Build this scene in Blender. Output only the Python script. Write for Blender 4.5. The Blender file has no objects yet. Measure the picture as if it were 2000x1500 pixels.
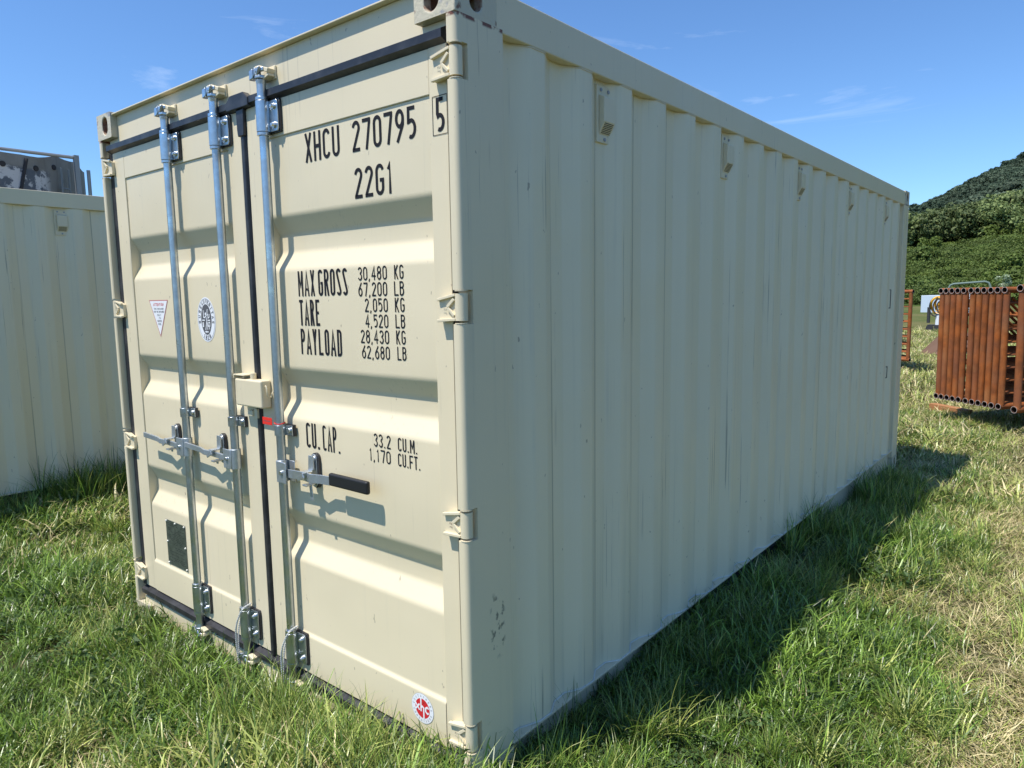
import bpy, bmesh, math, random
from mathutils import Matrix, Vector, noise
import numpy as np

R = math.radians
rng = random.Random(7)
C = bpy.context.scene.collection
SC = bpy.context.scene

# ------------------------------------------------------------------ camera
cd = bpy.data.cameras.new("camera")
cam = bpy.data.objects.new("camera", cd); C.objects.link(cam)
cd.sensor_fit = 'HORIZONTAL'; cd.sensor_width = 36; cd.lens = 36 * 1387.87 / 2000
cd.clip_start = .05; cd.clip_end = 6000
RM = Matrix(((0.7722198613, -0.0652280399, 0.6319982505), (0.6351758677, 0.1029021349, -0.7654820493),
             (-0.0151030757, 0.9925504790, 0.1208943492)))
cam.matrix_world = Matrix.Translation((1.42999, -1.50767, 1.68087)) @ RM.to_4x4()
SC.camera = cam

# ------------------------------------------------------------------ world and sun
SUN = Vector((-.49, -1.21, 2.591)).normalized()
EL = math.asin(SUN.z); AZ = math.atan2(SUN.x, SUN.y)
w = bpy.data.worlds.new("World"); SC.world = w; w.use_nodes = True
nt = w.node_tree; nt.nodes.clear()
def wn(t, **k):
    n = nt.nodes.new(t)
    for a, b in k.items(): setattr(n, a, b)
    return n
sky = wn('ShaderNodeTexSky', sky_type='NISHITA', sun_disc=False, sun_elevation=EL, sun_rotation=AZ, altitude=300,
         air_density=1.0, dust_density=.0, ozone_density=3.0)
bg = wn('ShaderNodeBackground'); bg.inputs[1].default_value = .088
out = wn('ShaderNodeOutputWorld')
tc = wn('ShaderNodeTexCoord')
mp = wn('ShaderNodeMapping'); mp.inputs['Scale'].default_value = (1.6, 1.6, 9); mp.inputs['Rotation'].default_value = (.25, .1, .4)
nz = wn('ShaderNodeTexNoise'); nz.inputs['Scale'].default_value = 2.1; nz.inputs['Detail'].default_value = 7
nz.inputs['Roughness'].default_value = .62; nz.inputs['Distortion'].default_value = .6
cr = wn('ShaderNodeValToRGB'); cr.color_ramp.elements[0].position = .60; cr.color_ramp.elements[1].position = .86
cr.color_ramp.elements[1].color = (.30, .30, .30, 1)
mx = wn('ShaderNodeMix', data_type='RGBA'); mx.inputs['B'].default_value = (8.5, 9.0, 9.8, 1)
hs = wn('ShaderNodeHueSaturation'); hs.inputs['Saturation'].default_value = 1.0
L = nt.links.new
L(tc.outputs['Generated'], mp.inputs[0]); L(mp.outputs[0], nz.inputs[0]); L(nz.outputs[0], cr.inputs[0])
L(cr.outputs[0], mx.inputs['Factor']); L(sky.outputs[0], hs.inputs['Color'])
tn = wn('ShaderNodeMix', data_type='RGBA', blend_type='MULTIPLY'); tn.inputs['Factor'].default_value = 1; tn.inputs['B'].default_value = (.70, .93, 1.16, 1)
L(hs.outputs[0], tn.inputs['A']); L(tn.outputs['Result'], mx.inputs['A'])
L(mx.outputs['Result'], bg.inputs[0]); L(bg.outputs[0], out.inputs[0])

sd = bpy.data.lights.new("sun", 'SUN'); sd.energy = 3.4; sd.angle = R(.53); sd.color = (1, .95, .87)
so = bpy.data.objects.new("sun", sd); C.objects.link(so)
so.rotation_euler = SUN.to_track_quat('Z', 'Y').to_euler()
vs = SC.view_settings
vs.view_transform = 'Standard'; vs.look = 'None'; vs.gamma = 1; vs.use_curve_mapping = False; vs.exposure = .86

# ------------------------------------------------------------------ materials
MATS = {}
def mat(name, col, rough=.5, metal=0, build=None, spec=.5):
    m = bpy.data.materials.new(name); m.use_nodes = True
    n = m.node_tree; b = n.nodes['Principled BSDF']
    b.inputs['Base Color'].default_value = (*col, 1); b.inputs['Roughness'].default_value = rough
    b.inputs['Metallic'].default_value = metal; b.inputs['Specular IOR Level'].default_value = spec
    if build: build(n, b, col)
    MATS[name] = m
    return m
def N(n, t, **k):
    x = n.nodes.new(t)
    for a, b in k.items(): setattr(x, a, b)
    return x
def noise_fac(n, coord, scale, lo, hi, detail=4, mapping=None, rough=.55):
    src = coord
    if mapping:
        mpn = N(n, 'ShaderNodeMapping'); mpn.inputs['Scale'].default_value = mapping; n.links.new(coord, mpn.inputs[0]); src = mpn.outputs[0]
    t = N(n, 'ShaderNodeTexNoise'); t.inputs['Scale'].default_value = scale; t.inputs['Detail'].default_value = detail
    t.inputs['Roughness'].default_value = rough
    n.links.new(src, t.inputs[0])
    r = N(n, 'ShaderNodeMapRange'); r.inputs['From Min'].default_value = lo; r.inputs['From Max'].default_value = hi
    n.links.new(t.outputs[0], r.inputs[0])
    return r.outputs[0]
def mixc(n, fac, a, b):
    m = N(n, 'ShaderNodeMix', data_type='RGBA')
    for s, v in (('Factor', fac), ('A', a), ('B', b)):
        if isinstance(v, (tuple, list)): m.inputs[s].default_value = (*v, 1) if len(v) == 3 else v
        elif isinstance(v, (int, float)): m.inputs[s].default_value = v
        else: n.links.new(v, m.inputs[s])
    return m.outputs['Result']
def math_(n, op, a, b=0.0):
    m = N(n, 'ShaderNodeMath', operation=op)
    for i, v in enumerate((a, b)):
        if isinstance(v, (int, float)): m.inputs[i].default_value = v
        else: n.links.new(v, m.inputs[i])
    return m.outputs[0]
def bump(n, b, h, strength=.3, dist=.002):
    bn = N(n, 'ShaderNodeBump'); bn.inputs['Strength'].default_value = strength; bn.inputs['Distance'].default_value = dist
    n.links.new(h, bn.inputs['Height']); n.links.new(bn.outputs[0], b.inputs['Normal'])

def paint(streak=.25, specks=True, tint=(.42, .40, .33), dents=.25, extra=None):
    def f(n, b, col):
        o = N(n, 'ShaderNodeTexCoord').outputs['Object']
        big = noise_fac(n, o, 1.3, .35, .7, 5)
        c = mixc(n, math_(n, 'MULTIPLY', big, .22), col, tuple(v * .84 for v in col))
        st = noise_fac(n, o, 1, .56, .72, 5, (34, 34, .45))
        st2 = noise_fac(n, o, 2.2, .38, .68, 3)
        c = mixc(n, math_(n, 'MULTIPLY', math_(n, 'MULTIPLY', st, st2), streak), c, tint)
        st3 = noise_fac(n, o, 1, .635, .66, 4, (85, 85, .9))
        st4 = noise_fac(n, o, 1.7, .5, .62, 3)
        c = mixc(n, math_(n, 'MULTIPLY', math_(n, 'MULTIPLY', st3, st4), min(1, streak * 1.7)), c, (.17, .165, .14))
        if specks:
            sp = noise_fac(n, o, 46, .735, .76, 2, (1, 1, .5))
            c = mixc(n, math_(n, 'MULTIPLY', sp, .55), c, (.16, .13, .10))
        if extra: c = extra(n, o, c)
        n.links.new(c, b.inputs['Base Color'])
        rr = noise_fac(n, o, 3, .3, .7, 4)
        n.links.new(math_(n, 'ADD', math_(n, 'MULTIPLY', rr, .14), .36), b.inputs['Roughness'])
        d = N(n, 'ShaderNodeTexNoise'); d.inputs['Scale'].default_value = 1.6; d.inputs['Detail'].default_value = 2
        n.links.new(o, d.inputs[0])
        d2 = N(n, 'ShaderNodeTexNoise'); d2.inputs['Scale'].default_value = 240; d2.inputs['Detail'].default_value = 1
        n.links.new(o, d2.inputs[0])
        bump(n, b, math_(n, 'ADD', d.outputs[0], math_(n, 'MULTIPLY', d2.outputs[0], .012)), dents, .03)
    return f
def sep(n, o):
    s = N(n, 'ShaderNodeSeparateXYZ'); n.links.new(o, s.inputs[0]); return s.outputs
def band(n, v, lo, hi, soft):
    a = N(n, 'ShaderNodeMapRange'); a.inputs['From Min'].default_value = lo - soft; a.inputs['From Max'].default_value = lo
    b = N(n, 'ShaderNodeMapRange'); b.inputs['From Min'].default_value = hi + soft; b.inputs['From Max'].default_value = hi
    n.links.new(v, a.inputs[0]); n.links.new(v, b.inputs[0])
    return math_(n, 'MULTIPLY', a.outputs[0], b.outputs[0])
def wall_scrapes_edge_shade(n, o, c):
    s = sep(n, o)
    for y0, z1, wd in ((3.535, 2.09, .005), (3.60, 2.14, .004), (1.0, 2.14, .003), (.72, 1.5, .003)):
        m = band(n, s[1], y0 - wd, y0 + wd, .004)
        m = math_(n, 'MULTIPLY', m, band(n, s[2], .3, z1, .05))
        m = math_(n, 'MULTIPLY', m, noise_fac(n, o, 5, .36, .52, 4, (1, 1, .6)))
        c = mixc(n, math_(n, 'MULTIPLY', m, .6), c, (.16, .165, .155))
    # contact shade painted as a thin dark line along every crest's far edge
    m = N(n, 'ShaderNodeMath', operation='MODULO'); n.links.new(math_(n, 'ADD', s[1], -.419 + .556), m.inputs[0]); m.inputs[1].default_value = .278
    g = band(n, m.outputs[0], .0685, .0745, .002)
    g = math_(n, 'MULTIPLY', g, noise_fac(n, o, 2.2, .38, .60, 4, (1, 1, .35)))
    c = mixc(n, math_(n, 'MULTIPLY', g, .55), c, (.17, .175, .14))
    return c
def post_rust(n, o, c):
    s = sep(n, o)
    m = band(n, s[2], 2.465, 2.481, .006)
    m = math_(n, 'MULTIPLY', m, noise_fac(n, o, 26, .42, .52, 3))
    c = mixc(n, m, c, (.16, .05, .022))
    dr = band(n, s[2], 2.25, 2.47, .2)
    dr = math_(n, 'MULTIPLY', dr, noise_fac(n, o, 1, .60, .66, 5, (48, 48, 1.4)))
    c = mixc(n, math_(n, 'MULTIPLY', dr, .6), c, (.20, .15, .10))
    sm = math_(n, 'MULTIPLY', band(n, s[2], .55, .72, .03), band(n, s[1], .11, .16, .015))
    sm = math_(n, 'MULTIPLY', sm, noise_fac(n, o, 40, .55, .62, 4, (1, 1, .7)))
    return mixc(n, math_(n, 'MULTIPLY', sm, .8), c, (.10, .11, .10))
CREAM = (.70, .615, .43)
mat('cream_paint', CREAM, .45, build=paint(.18))
mat('cream_wall_shade_lift', (.74, .665, .475), .5, build=paint(.34, extra=wall_scrapes_edge_shade, dents=.6))  # cream lightened for the shaded walls: fill light put into the base colour
mat('cream_post_paint', CREAM, .45, build=paint(.35, extra=post_rust))
mat('cream_door_paint', (.71, .62, .43), .42, build=paint(.14, dents=.42))
mat('undercoat_recess_shade', (.055, .06, .055), .8)
def cast_b(n, b, col):
    o = N(n, 'ShaderNodeTexCoord').outputs['Object']
    f = noise_fac(n, o, 22, .60, .68, 6)
    c = mixc(n, f, col, (.20, .10, .055))
    f2 = noise_fac(n, o, 9, .62, .66, 5)
    c = mixc(n, f2, c, (.30, .30, .30))
    n.links.new(c, b.inputs['Base Color'])
    t = N(n, 'ShaderNodeTexNoise'); t.inputs['Scale'].default_value = 90; n.links.new(o, t.inputs[0])
    bump(n, b, t.outputs[0], .5, .004)
mat('casting_paint', (.55, .50, .37), .5, build=cast_b)
def worn_b(n, b, col):
    o = N(n, 'ShaderNodeTexCoord').outputs['Object']
    f = noise_fac(n, o, 30, .42, .6, 5)
    n.links.new(mixc(n, f, col, (.42, .36, .26)), b.inputs['Base Color'])
mat('casting_inside', (.24, .12, .075), .8, build=worn_b)
def galv_b(n, b, col):
    o = N(n, 'ShaderNodeTexCoord').outputs['Object']
    v = N(n, 'ShaderNodeTexVoronoi'); v.inputs['Scale'].default_value = 95; n.links.new(o, v.inputs[0])
    s = sep(n, v.outputs['Color'])
    f = noise_fac(n, o, 14, .3, .7, 5)
    c = mixc(n, math_(n, 'MULTIPLY', s[0], .35), col, tuple(x * .72 for x in col))
    c = mixc(n, math_(n, 'MULTIPLY', f, .45), c, (.30, .33, .35))
    n.links.new(c, b.inputs['Base Color'])
    n.links.new(math_(n, 'ADD', math_(n, 'MULTIPLY', f, .22), .24 if b.inputs['Metallic'].default_value > .9 else .33), b.inputs['Roughness'])
mat('galvanised', (.62, .66, .69), .35, 1.0, galv_b)
def rub_b(n, b, col):
    o = N(n, 'ShaderNodeTexCoord').outputs['Object']
    f = noise_fac(n, o, 12, .45, .75, 5)
    n.links.new(mixc(n, f, col, (.06, .06, .065)), b.inputs['Base Color'])
mat('rubber', (.018, .018, .022), .42, build=rub_b)
mat('zinc_plate', (.60, .64, .67), .40, .85, galv_b)
mat('grip_black', (.012, .012, .013), .5)
mat('ink', (.014, .014, .018), .7, spec=.2)
mat('sticker_white', (.80, .81, .83), .4)
mat('sticker_ink', (.10, .10, .11), .5)
mat('sticker_grey', (.30, .32, .36), .5)
mat('sticker_red', (.62, .02, .03), .45)
mat('sticker_rose', (.50, .18, .18), .5)
mat('tag_red', (.75, .03, .02), .4)
def plate_b(n, b, col):
    o = N(n, 'ShaderNodeTexCoord').outputs['Object']
    f = noise_fac(n, o, 30, .4, .65, 5)
    n.links.new(mixc(n, f, col, (.13, .15, .13)), b.inputs['Base Color'])
mat('plate_green', (.07, .085, .075), .35, .4, build=plate_b)
mat('plate_line', (.03, .035, .03), .5)
mat('rope_white', (.55, .55, .52), .8)
mat('weld_paint', (.66, .65, .58), .4)
def rust_b(n, b, col):
    o = N(n, 'ShaderNodeTexCoord').outputs['Object']
    oi = N(n, 'ShaderNodeObjectInfo')
    va = N(n, 'ShaderNodeVectorMath', operation='ADD'); n.links.new(o, va.inputs[0]); n.links.new(math_(n, 'MULTIPLY', oi.outputs['Random'], 40.0), va.inputs[1]); o = va.outputs[0]
    f = noise_fac(n, o, 6, .38, .60, 7)
    c = mixc(n, math_(n, 'MULTIPLY', f, .65), col, (.11, .042, .02))
    f4 = noise_fac(n, o, 3.1, .52, .66, 5)
    c = mixc(n, math_(n, 'MULTIPLY', f4, .6), c, (.34, .15, .06))
    f2 = noise_fac(n, o, 1, .5, .7, 4, (30, 30, 3))
    c = mixc(n, math_(n, 'MULTIPLY', f2, .5), c, (.34, .13, .05))
    f3 = noise_fac(n, o, 2, .45, .65, 3)
    c = mixc(n, math_(n, 'MULTIPLY', f3, .45), c, (.19, .085, .055))
    n.links.new(c, b.inputs['Base Color'])
mat('rusty_steel', (.32, .095, .024), .8, spec=.15, build=rust_b)
mat('pipe_rim', (.42, .36, .34), .6)
mat('pipe_inside', (.035, .014, .008), .9)
mat('bolt_zinc', (.75, .77, .78), .3, 1.0)
def tank_b(n, b, col):
    o = N(n, 'ShaderNodeTexCoord').outputs['Object']
    s = sep(n, o)
    f = noise_fac(n, o, 3.2, .3, .7, 6)
    c = mixc(n, f, col, (.17, .165, .155))
    m = math_(n, 'MULTIPLY', band(n, s[2], 2.4, 3.36, .04), band(n, s[1], -3.0, .86, .1))
    p = noise_fac(n, o, 5.5, .47, .52, 8, rough=.7)
    pale = mixc(n, p, (.52, .52, .53), (.10, .115, .14))
    c = mixc(n, m, c, pale)
    c = mixc(n, math_(n, 'MULTIPLY', noise_fac(n, o, 1, .55, .68, 4, (14, 14, .8)), .6), c, (.09, .085, .08))
    n.links.new(c, b.inputs['Base Color'])
mat('weathered_tank', (.26, .26, .25), .75, build=tank_b)
mat('tar', (.03, .028, .03), .8)
mat('grey_tube', (.24, .26, .27), .5, .5)
mat('white_metal', (.70, .72, .75), .5)
mat('white_blue_shade', (.52, .60, .70), .5)
mat('dark_part', (.03, .03, .035), .6)
mat('yellow_hose', (.75, .38, .02), .5)
mat('green_tube', (.16, .22, .19), .5)
mat('timber', (.36, .16, .06), .85)
mat('brown_plate', (.15, .085, .055), .8)

def soil_b(n, b, col):
    o = N(n, 'ShaderNodeTexCoord').outputs['Object']
    f = noise_fac(n, o, .35, .35, .65, 6)
    f2 = noise_fac(n, o, 9, .3, .7, 6)
    c = mixc(n, f, (.060, .066, .024), (.15, .125, .055))
    c = mixc(n, f2, c, (.035, .038, .018))
    # beyond the near lawn the blades are too small to build: meadow colour
    far = N(n, 'ShaderNodeMapRange'); far.inputs['From Min'].default_value = 14; far.inputs['From Max'].default_value = 34
    n.links.new(sep(n, o)[1], far.inputs[0])
    f3 = noise_fac(n, o, .12, .38, .62, 5, (1, .6, 1))
    f4 = noise_fac(n, o, 2.2, .3, .7, 5)
    mead = mixc(n, f3, (.085, .115, .028), (.20, .17, .075))
    mead = mixc(n, math_(n, 'MULTIPLY', f4, .5), mead, (.05, .075, .022))
    n.links.new(mixc(n, far.outputs[0], c, mead), b.inputs['Base Color'])
    t = N(n, 'ShaderNodeTexNoise'); t.inputs['Scale'].default_value = 12; t.inputs['Detail'].default_value = 5; n.links.new(o, t.inputs[0])
    bump(n, b, t.outputs[0], .8, .08)
mat('meadow_soil', (.08, .08, .03), .95, build=soil_b, spec=.1)

def leafmat(name, a, bcol, rough=.5, trans=.35, spec=.4, var=.3, patch=None):
    m = bpy.data.materials.new(name); m.use_nodes = True
    n = m.node_tree; b = n.nodes['Principled BSDF']; o = n.nodes['Material Output']
    at = N(n, 'ShaderNodeAttribute', attribute_name='shade')
    oi = N(n, 'ShaderNodeObjectInfo')
    c = mixc(n, at.outputs['Fac'], a, bcol)
    if patch:
        f = noise_fac(n, oi.outputs['Location'], patch[0], patch[1], patch[2], 4)
        c = mixc(n, f, c, patch[3])
    v = N(n, 'ShaderNodeMapRange'); v.inputs['To Min'].default_value = 1 - var; v.inputs['To Max'].default_value = 1 + var
    n.links.new(oi.outputs['Random'], v.inputs[0])
    hs_ = N(n, 'ShaderNodeHueSaturation'); n.links.new(c, hs_.inputs['Color']); n.links.new(v.outputs[0], hs_.inputs['Value'])
    n.links.new(hs_.outputs[0], b.inputs['Base Color'])
    b.inputs['Roughness'].default_value = rough; b.inputs['Specular IOR Level'].default_value = spec
    if trans:
        t = N(n, 'ShaderNodeBsdfTranslucent'); n.links.new(hs_.outputs[0], t.inputs[0])
        mxs = N(n, 'ShaderNodeMixShader'); mxs.inputs[0].default_value = trans
        n.links.new(b.outputs[0], mxs.inputs[1]); n.links.new(t.outputs[0], mxs.inputs[2]); n.links.new(mxs.outputs[0], o.inputs[0])
    MATS[name] = m
leafmat('grass_green', (.026, .072, .009), (.25, .385, .06), .36, .25, .6, .42)
leafmat('grass_lime', (.10, .16, .022), (.54, .58, .17), .36, .3, .6, .35)
leafmat('grass_dry', (.26, .21, .08), (.74, .64, .36), .5, .2, .4)
leafmat('clover_leaf', (.04, .085, .022), (.095, .16, .045), .5, .3, .4)
leafmat('stalk', (.16, .14, .06), (.30, .24, .12), .7, .2, .3)
leafmat('oak_leaves', (.055, .095, .028), (.23, .28, .10), .6, .25, .3, .35, (.02, .45, .62, (.085, .12, .03)))
leafmat('far_haze_leaves', (.055, .085, .052), (.115, .15, .095), .7, .2, .2, .3, (.012, .42, .6, (.045, .075, .045)))  # bluish, flatter greens put distance haze into the leaf colour
leafmat('brush_leaves', (.050, .090, .017), (.16, .215, .05), .6, .35, .3, .22, (.05, .45, .62, (.13, .18, .035)))
leafmat('pale_leaves', (.16, .24, .09), (.45, .50, .36), .6, .3, .3, .2)
mat('bark', (.11, .085, .06), .9)

# ------------------------------------------------------------------ mesh helpers
class MB:
    def __init__(s): s.v = []; s.f = []; s.m = []
    def add(s, vs_, fs, mi=0):
        k = len(s.v); s.v += [tuple(v) for v in vs_]; s.f += [tuple(i + k for i in f) for f in fs]; s.m += [mi] * len(fs); return s
    def box(s, x0, x1, y0, y1, z0, z1, mi=0):
        a = [(x, y, z) for z in (z0, z1) for y in (y0, y1) for x in (x0, x1)]
        return s.add(a, [(0, 2, 3, 1), (4, 5, 7, 6), (0, 1, 5, 4), (2, 6, 7, 3), (0, 4, 6, 2), (1, 3, 7, 5)], mi)
    def obox(s, c, ax, ay, az, hx, hy, hz, mi=0):
        c = Vector(c); ax = Vector(ax).normalized(); ay = Vector(ay).normalized(); az = Vector(az).normalized()
        a = [c + ax * (i * hx) + ay * (j * hy) + az * (k * hz) for k in (-1, 1) for j in (-1, 1) for i in (-1, 1)]
        return s.add(a, [(0, 2, 3, 1), (4, 5, 7, 6), (0, 1, 5, 4), (2, 6, 7, 3), (0, 4, 6, 2), (1, 3, 7, 5)], mi)
    def cyl(s, a, b, r, n=12, r2=None, caps=True, mi=0):
        a = Vector(a); b = Vector(b); d = (b - a).normalized()
        u = d.orthogonal().normalized(); v = d.cross(u); r2 = r if r2 is None else r2
        vs_ = [a + (u * math.cos(t) + v * math.sin(t)) * r for t in [2 * math.pi * i / n for i in range(n)]] + \
              [b + (u * math.cos(t) + v * math.sin(t)) * r2 for t in [2 * math.pi * i / n for i in range(n)]]
        fs = [(i, (i + 1) % n, n + (i + 1) % n, n + i) for i in range(n)]
        if caps: fs += [tuple(range(n - 1, -1, -1)), tuple(range(n, 2 * n))]
        return s.add(vs_, fs, mi)
    def pipe(s, a, b, r, wall, n=16, rim=1, inner=2):
        a = Vector(a); b = Vector(b); d = (b - a).normalized(); u = d.orthogonal().normalized(); v = d.cross(u)
        def ring(c, rr): return [c + (u * math.cos(2 * math.pi * i / n) + v * math.sin(2 * math.pi * i / n)) * rr for i in range(n)]
        k = len(s.v)
        s.v += [tuple(p) for p in ring(a, r) + ring(b, r) + ring(a, r - wall) + ring(b, r - wall)]
        for i in range(n):
            j = (i + 1) % n
            for f, mi in (((i, j, n + j, n + i), 0), ((2 * n + j, 2 * n + i, 3 * n + i, 3 * n + j), inner),
                          ((j, i, 2 * n + i, 2 * n + j), rim), ((n + i, n + j, 3 * n + j, 3 * n + i), rim)):
                s.f.append(tuple(q + k for q in f)); s.m.append(mi)
        return s
    def tube(s, pts, r, n=8, mi=0, caps=True):
        pts = [Vector(p) for p in pts]; k = len(s.v); m = len(pts); prev = None
        for i, p in enumerate(pts):
            d = (pts[min(i + 1, m - 1)] - pts[max(i - 1, 0)]).normalized()
            u = d.orthogonal().normalized() if prev is None else (prev - d * prev.dot(d)).normalized()
            prev = u; v = d.cross(u); rr = r[i] if isinstance(r, (list, tuple)) else r
            s.v += [tuple(p + (u * math.cos(2 * math.pi * j / n) + v * math.sin(2 * math.pi * j / n)) * rr) for j in range(n)]
        for i in range(m - 1):
            for j in range(n):
                s.f.append((k + i * n + j, k + i * n + (j + 1) % n, k + (i + 1) * n + (j + 1) % n, k + (i + 1) * n + j)); s.m.append(mi)
        if caps:
            s.f.append(tuple(k + j for j in range(n - 1, -1, -1))); s.m.append(mi)
            s.f.append(tuple(k + (m - 1) * n + j for j in range(n))); s.m.append(mi)
        return s
    def prism(s, poly, axis, a, b, mi=0):
        """closed 2D polygon extruded along an axis: 'x' -> poly in (y,z); 'y' -> (x,z); 'z' -> (x,y)"""
        def P(p, t): return {'x': (t, p[0], p[1]), 'y': (p[0], t, p[1]), 'z': (p[0], p[1], t)}[axis]
        n = len(poly)
        ar = sum(poly[i][0] * poly[(i + 1) % n][1] - poly[(i + 1) % n][0] * poly[i][1] for i in range(n))
        if (ar < 0) != (axis == 'y'): poly = poly[::-1]
        vs_ = [P(p, a) for p in poly] + [P(p, b) for p in poly]
        fs = [(i, (i + 1) % n, n + (i + 1) % n, n + i) for i in range(n)] + [tuple(range(n - 1, -1, -1)), tuple(range(n, 2 * n))]
        return s.add(vs_, fs, mi)
    def build(s, name, mats, parent=None, bevel=0, smooth=False, segs=2):
        me = bpy.data.meshes.new(name); me.from_pydata(s.v, [], s.f); me.update()
        for m in (mats if isinstance(mats, (list, tuple)) else [mats]): me.materials.append(MATS[m])
        me.polygons.foreach_set('material_index', s.m)
        if smooth:
            me.polygons.foreach_set('use_smooth', [True] * len(me.polygons))
            try: me.set_sharp_from_angle(angle=R(38))
            except Exception: pass
        o = bpy.data.objects.new(name, me); C.objects.link(o)
        if parent: o.parent = parent
        if bevel:
            bv = o.modifiers.new('bevel', 'BEVEL'); bv.width = bevel; bv.segments = segs; bv.limit_method = 'ANGLE'; bv.angle_limit = R(35)
            bv.harden_normals = False
        return o
def empty(name, loc=(0, 0, 0)):
    o = bpy.data.objects.new(name, None); C.objects.link(o); o.location = loc; o.empty_display_size = .1; return o
def tag(o, label=None, cat=None, group=None, kind=None):
    for k, v in (('label', label), ('category', cat), ('group', group), ('kind', kind)):
        if v: o[k] = v
    return o
def copy_tree(o, parent=None):
    c = o.copy(); C.objects.link(c); c.parent = parent
    for ch in list(o.children): copy_tree(ch, c)
    return c

# ------------------------------------------------------------------ stroke lettering
def arc(cx, cy, rx, ry, a0, a1, n=9):
    return [(cx + rx * math.cos(R(a0 + (a1 - a0) * i / (n - 1))), cy + ry * math.sin(R(a0 + (a1 - a0) * i / (n - 1)))) for i in range(n)]
def glyph(ch, W, t):
    """polylines of a condensed sans letter: width W, height 1, drawn on the centre line of a stroke t thick"""
    h = t / 2; l, r, b, u = h, W - h, h, 1 - h; m = .5; c = W / 2; rx = (r - l) / 2; q = min(rx * 1.15, .2); p = max(q, .19); z = max(q, .17)
    G = {
        'X': [[(l, b - h), (r, u + h)], [(r, b - h), (l, u + h)]],
        'H': [[(l, b - h), (l, u + h)], [(r, b - h), (r, u + h)], [(l, m), (r, m)]],
        'C': [arc(c, u - q, rx, q, 10, 180) + arc(c, b + q, rx, q, 180, 350)],
        'U': [[(l, u + h)] + arc(c, b + q, rx, q, 180, 360) + [(r, u + h)]],
        'O': [arc(c, u - q, rx, q, 0, 180) + arc(c, b + q, rx, q, 180, 360) + [(r, u - q)]],
        'G': [arc(c, u - q, rx, q, 10, 180) + arc(c, b + q, rx, q, 180, 360) + [(r, m - .02), (c, m - .02)]],
        '1': [[(c - rx * .7, u - .17), (c + t * .1, u), (c + t * .1, b - h)]],
        '2': [arc(c, u - q, rx, q, 172, -25, 10) + [(l, b + .02), (l, b), (r + h * .6, b)]],
        '3': [arc(c, u - q, rx, q, 165, -60, 10) + [(c, m + .02)], [(c, m + .02)] + arc(c, b + q * 1.1, rx, q * 1.1, 70, -165, 12)],
        '4': [[(r - t * .9, b - h), (r - t * .9, u + h), (l - h * .3, b + .24), (r + h, b + .24)]],
        '5': [[(r, u), (l + h * .3, u), (l + h * .2, m + .04)] + arc(c - h * .3, b + q * 1.55, rx + h * .3, q * 1.45, 120, -120, 14)],
        '6': [[(r - h * .5, u + h), (l + h * .1, m - .02), (l, b + q * 1.35)], arc(c, b + q * 1.35, rx, q * 1.35, 180, 540, 22)],
        '7': [[(l - h, u), (r, u), (r, u - .06), (c - h * .3, b - h)]],
        '8': [arc(c, u - q * 1.1, rx * .92, q * 1.1, -90, 270, 18), arc(c, b + q * 1.3, rx, q * 1.3, 90, 450, 18)],
        '9': [[(l + h * .5, b - h), (r - h * .1, m + .02), (r, u - q * 1.35)], arc(c, u - q * 1.35, rx, q * 1.35, 0, 360, 22)],
        'A': [[(l - h * .6, b - h), (c, u + h * .2), (r + h * .6, b - h)], [(l + .05, b + .22), (r - .05, b + .22)]],
        'M': [[(l, b - h), (l, u + h * .6)], [(l + h * .2, u + h * .5), (c, b + .30), (r - h * .2, u + h * .5)], [(r, u + h * .6), (r, b - h)]],
        'R': [[(l, b - h), (l, u)] + arc(c, u - p, rx, p, 90, -90, 13) + [(l, u - 2 * p)], [(c, u - 2 * p), (r + h * .2, b - h)]],
        'P': [[(l, b - h), (l, u)] + arc(c, u - p * 1.1, rx, p * 1.1, 90, -90, 13) + [(l, u - 2.2 * p)]],
        'B': [[(l, b), (l, u)] + arc(c, u - p, rx * .92, p, 90, -90, 11) + [(l, u - 2 * p)], [(c, u - 2 * p)] + arc(c, (u - 2 * p + b) / 2, rx, (u - 2 * p - b) / 2, 90, -90, 11) + [(l, b)]],
        'D': [[(l, b), (l, u)] + arc(c, u - q, rx, q, 90, 0, 6) + arc(c, b + q, rx, q, 0, -90, 6) + [(l, b)]],
        'S': [arc(c, u - q, rx, q, 15, 200, 10) + arc(c, b + q, rx, q, 20, -165, 10)],
        'T': [[(l - h, u), (r + h, u)], [(c, u), (c, b - h)]],
        'E': [[(r + h, u), (l, u), (l, b), (r + h, b)], [(l, m), (r, m)]],
        'F': [[(r + h, u), (l, u), (l, b - h)], [(l, m), (r, m)]],
        'L': [[(l, u + h), (l, b), (r + h, b)]],
        'Y': [[(l, u + h), (c, m - .03), (c, b - h)], [(r, u + h), (c, m - .03)]],
        'K': [[(l, b - h), (l, u + h)], [(r, u + h), (l, m - .08)], [(l + .08, m + .03), (r, b - h)]],
        'V': [[(l, u + h), (c, b), (r, u + h)]],
        'I': [[(c, b - h), (c, u + h)]],
        'N': [[(l, b - h), (l, u), (r, b), (r, u + h)]],
        '.': [[(t * .1, h), (t * 1.3, h)]],
        ',': [[(t * .9, t), (t * .2, -t * .9)]],
    }
    G['0'] = G['O']
    return G.get(ch, [])
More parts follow.
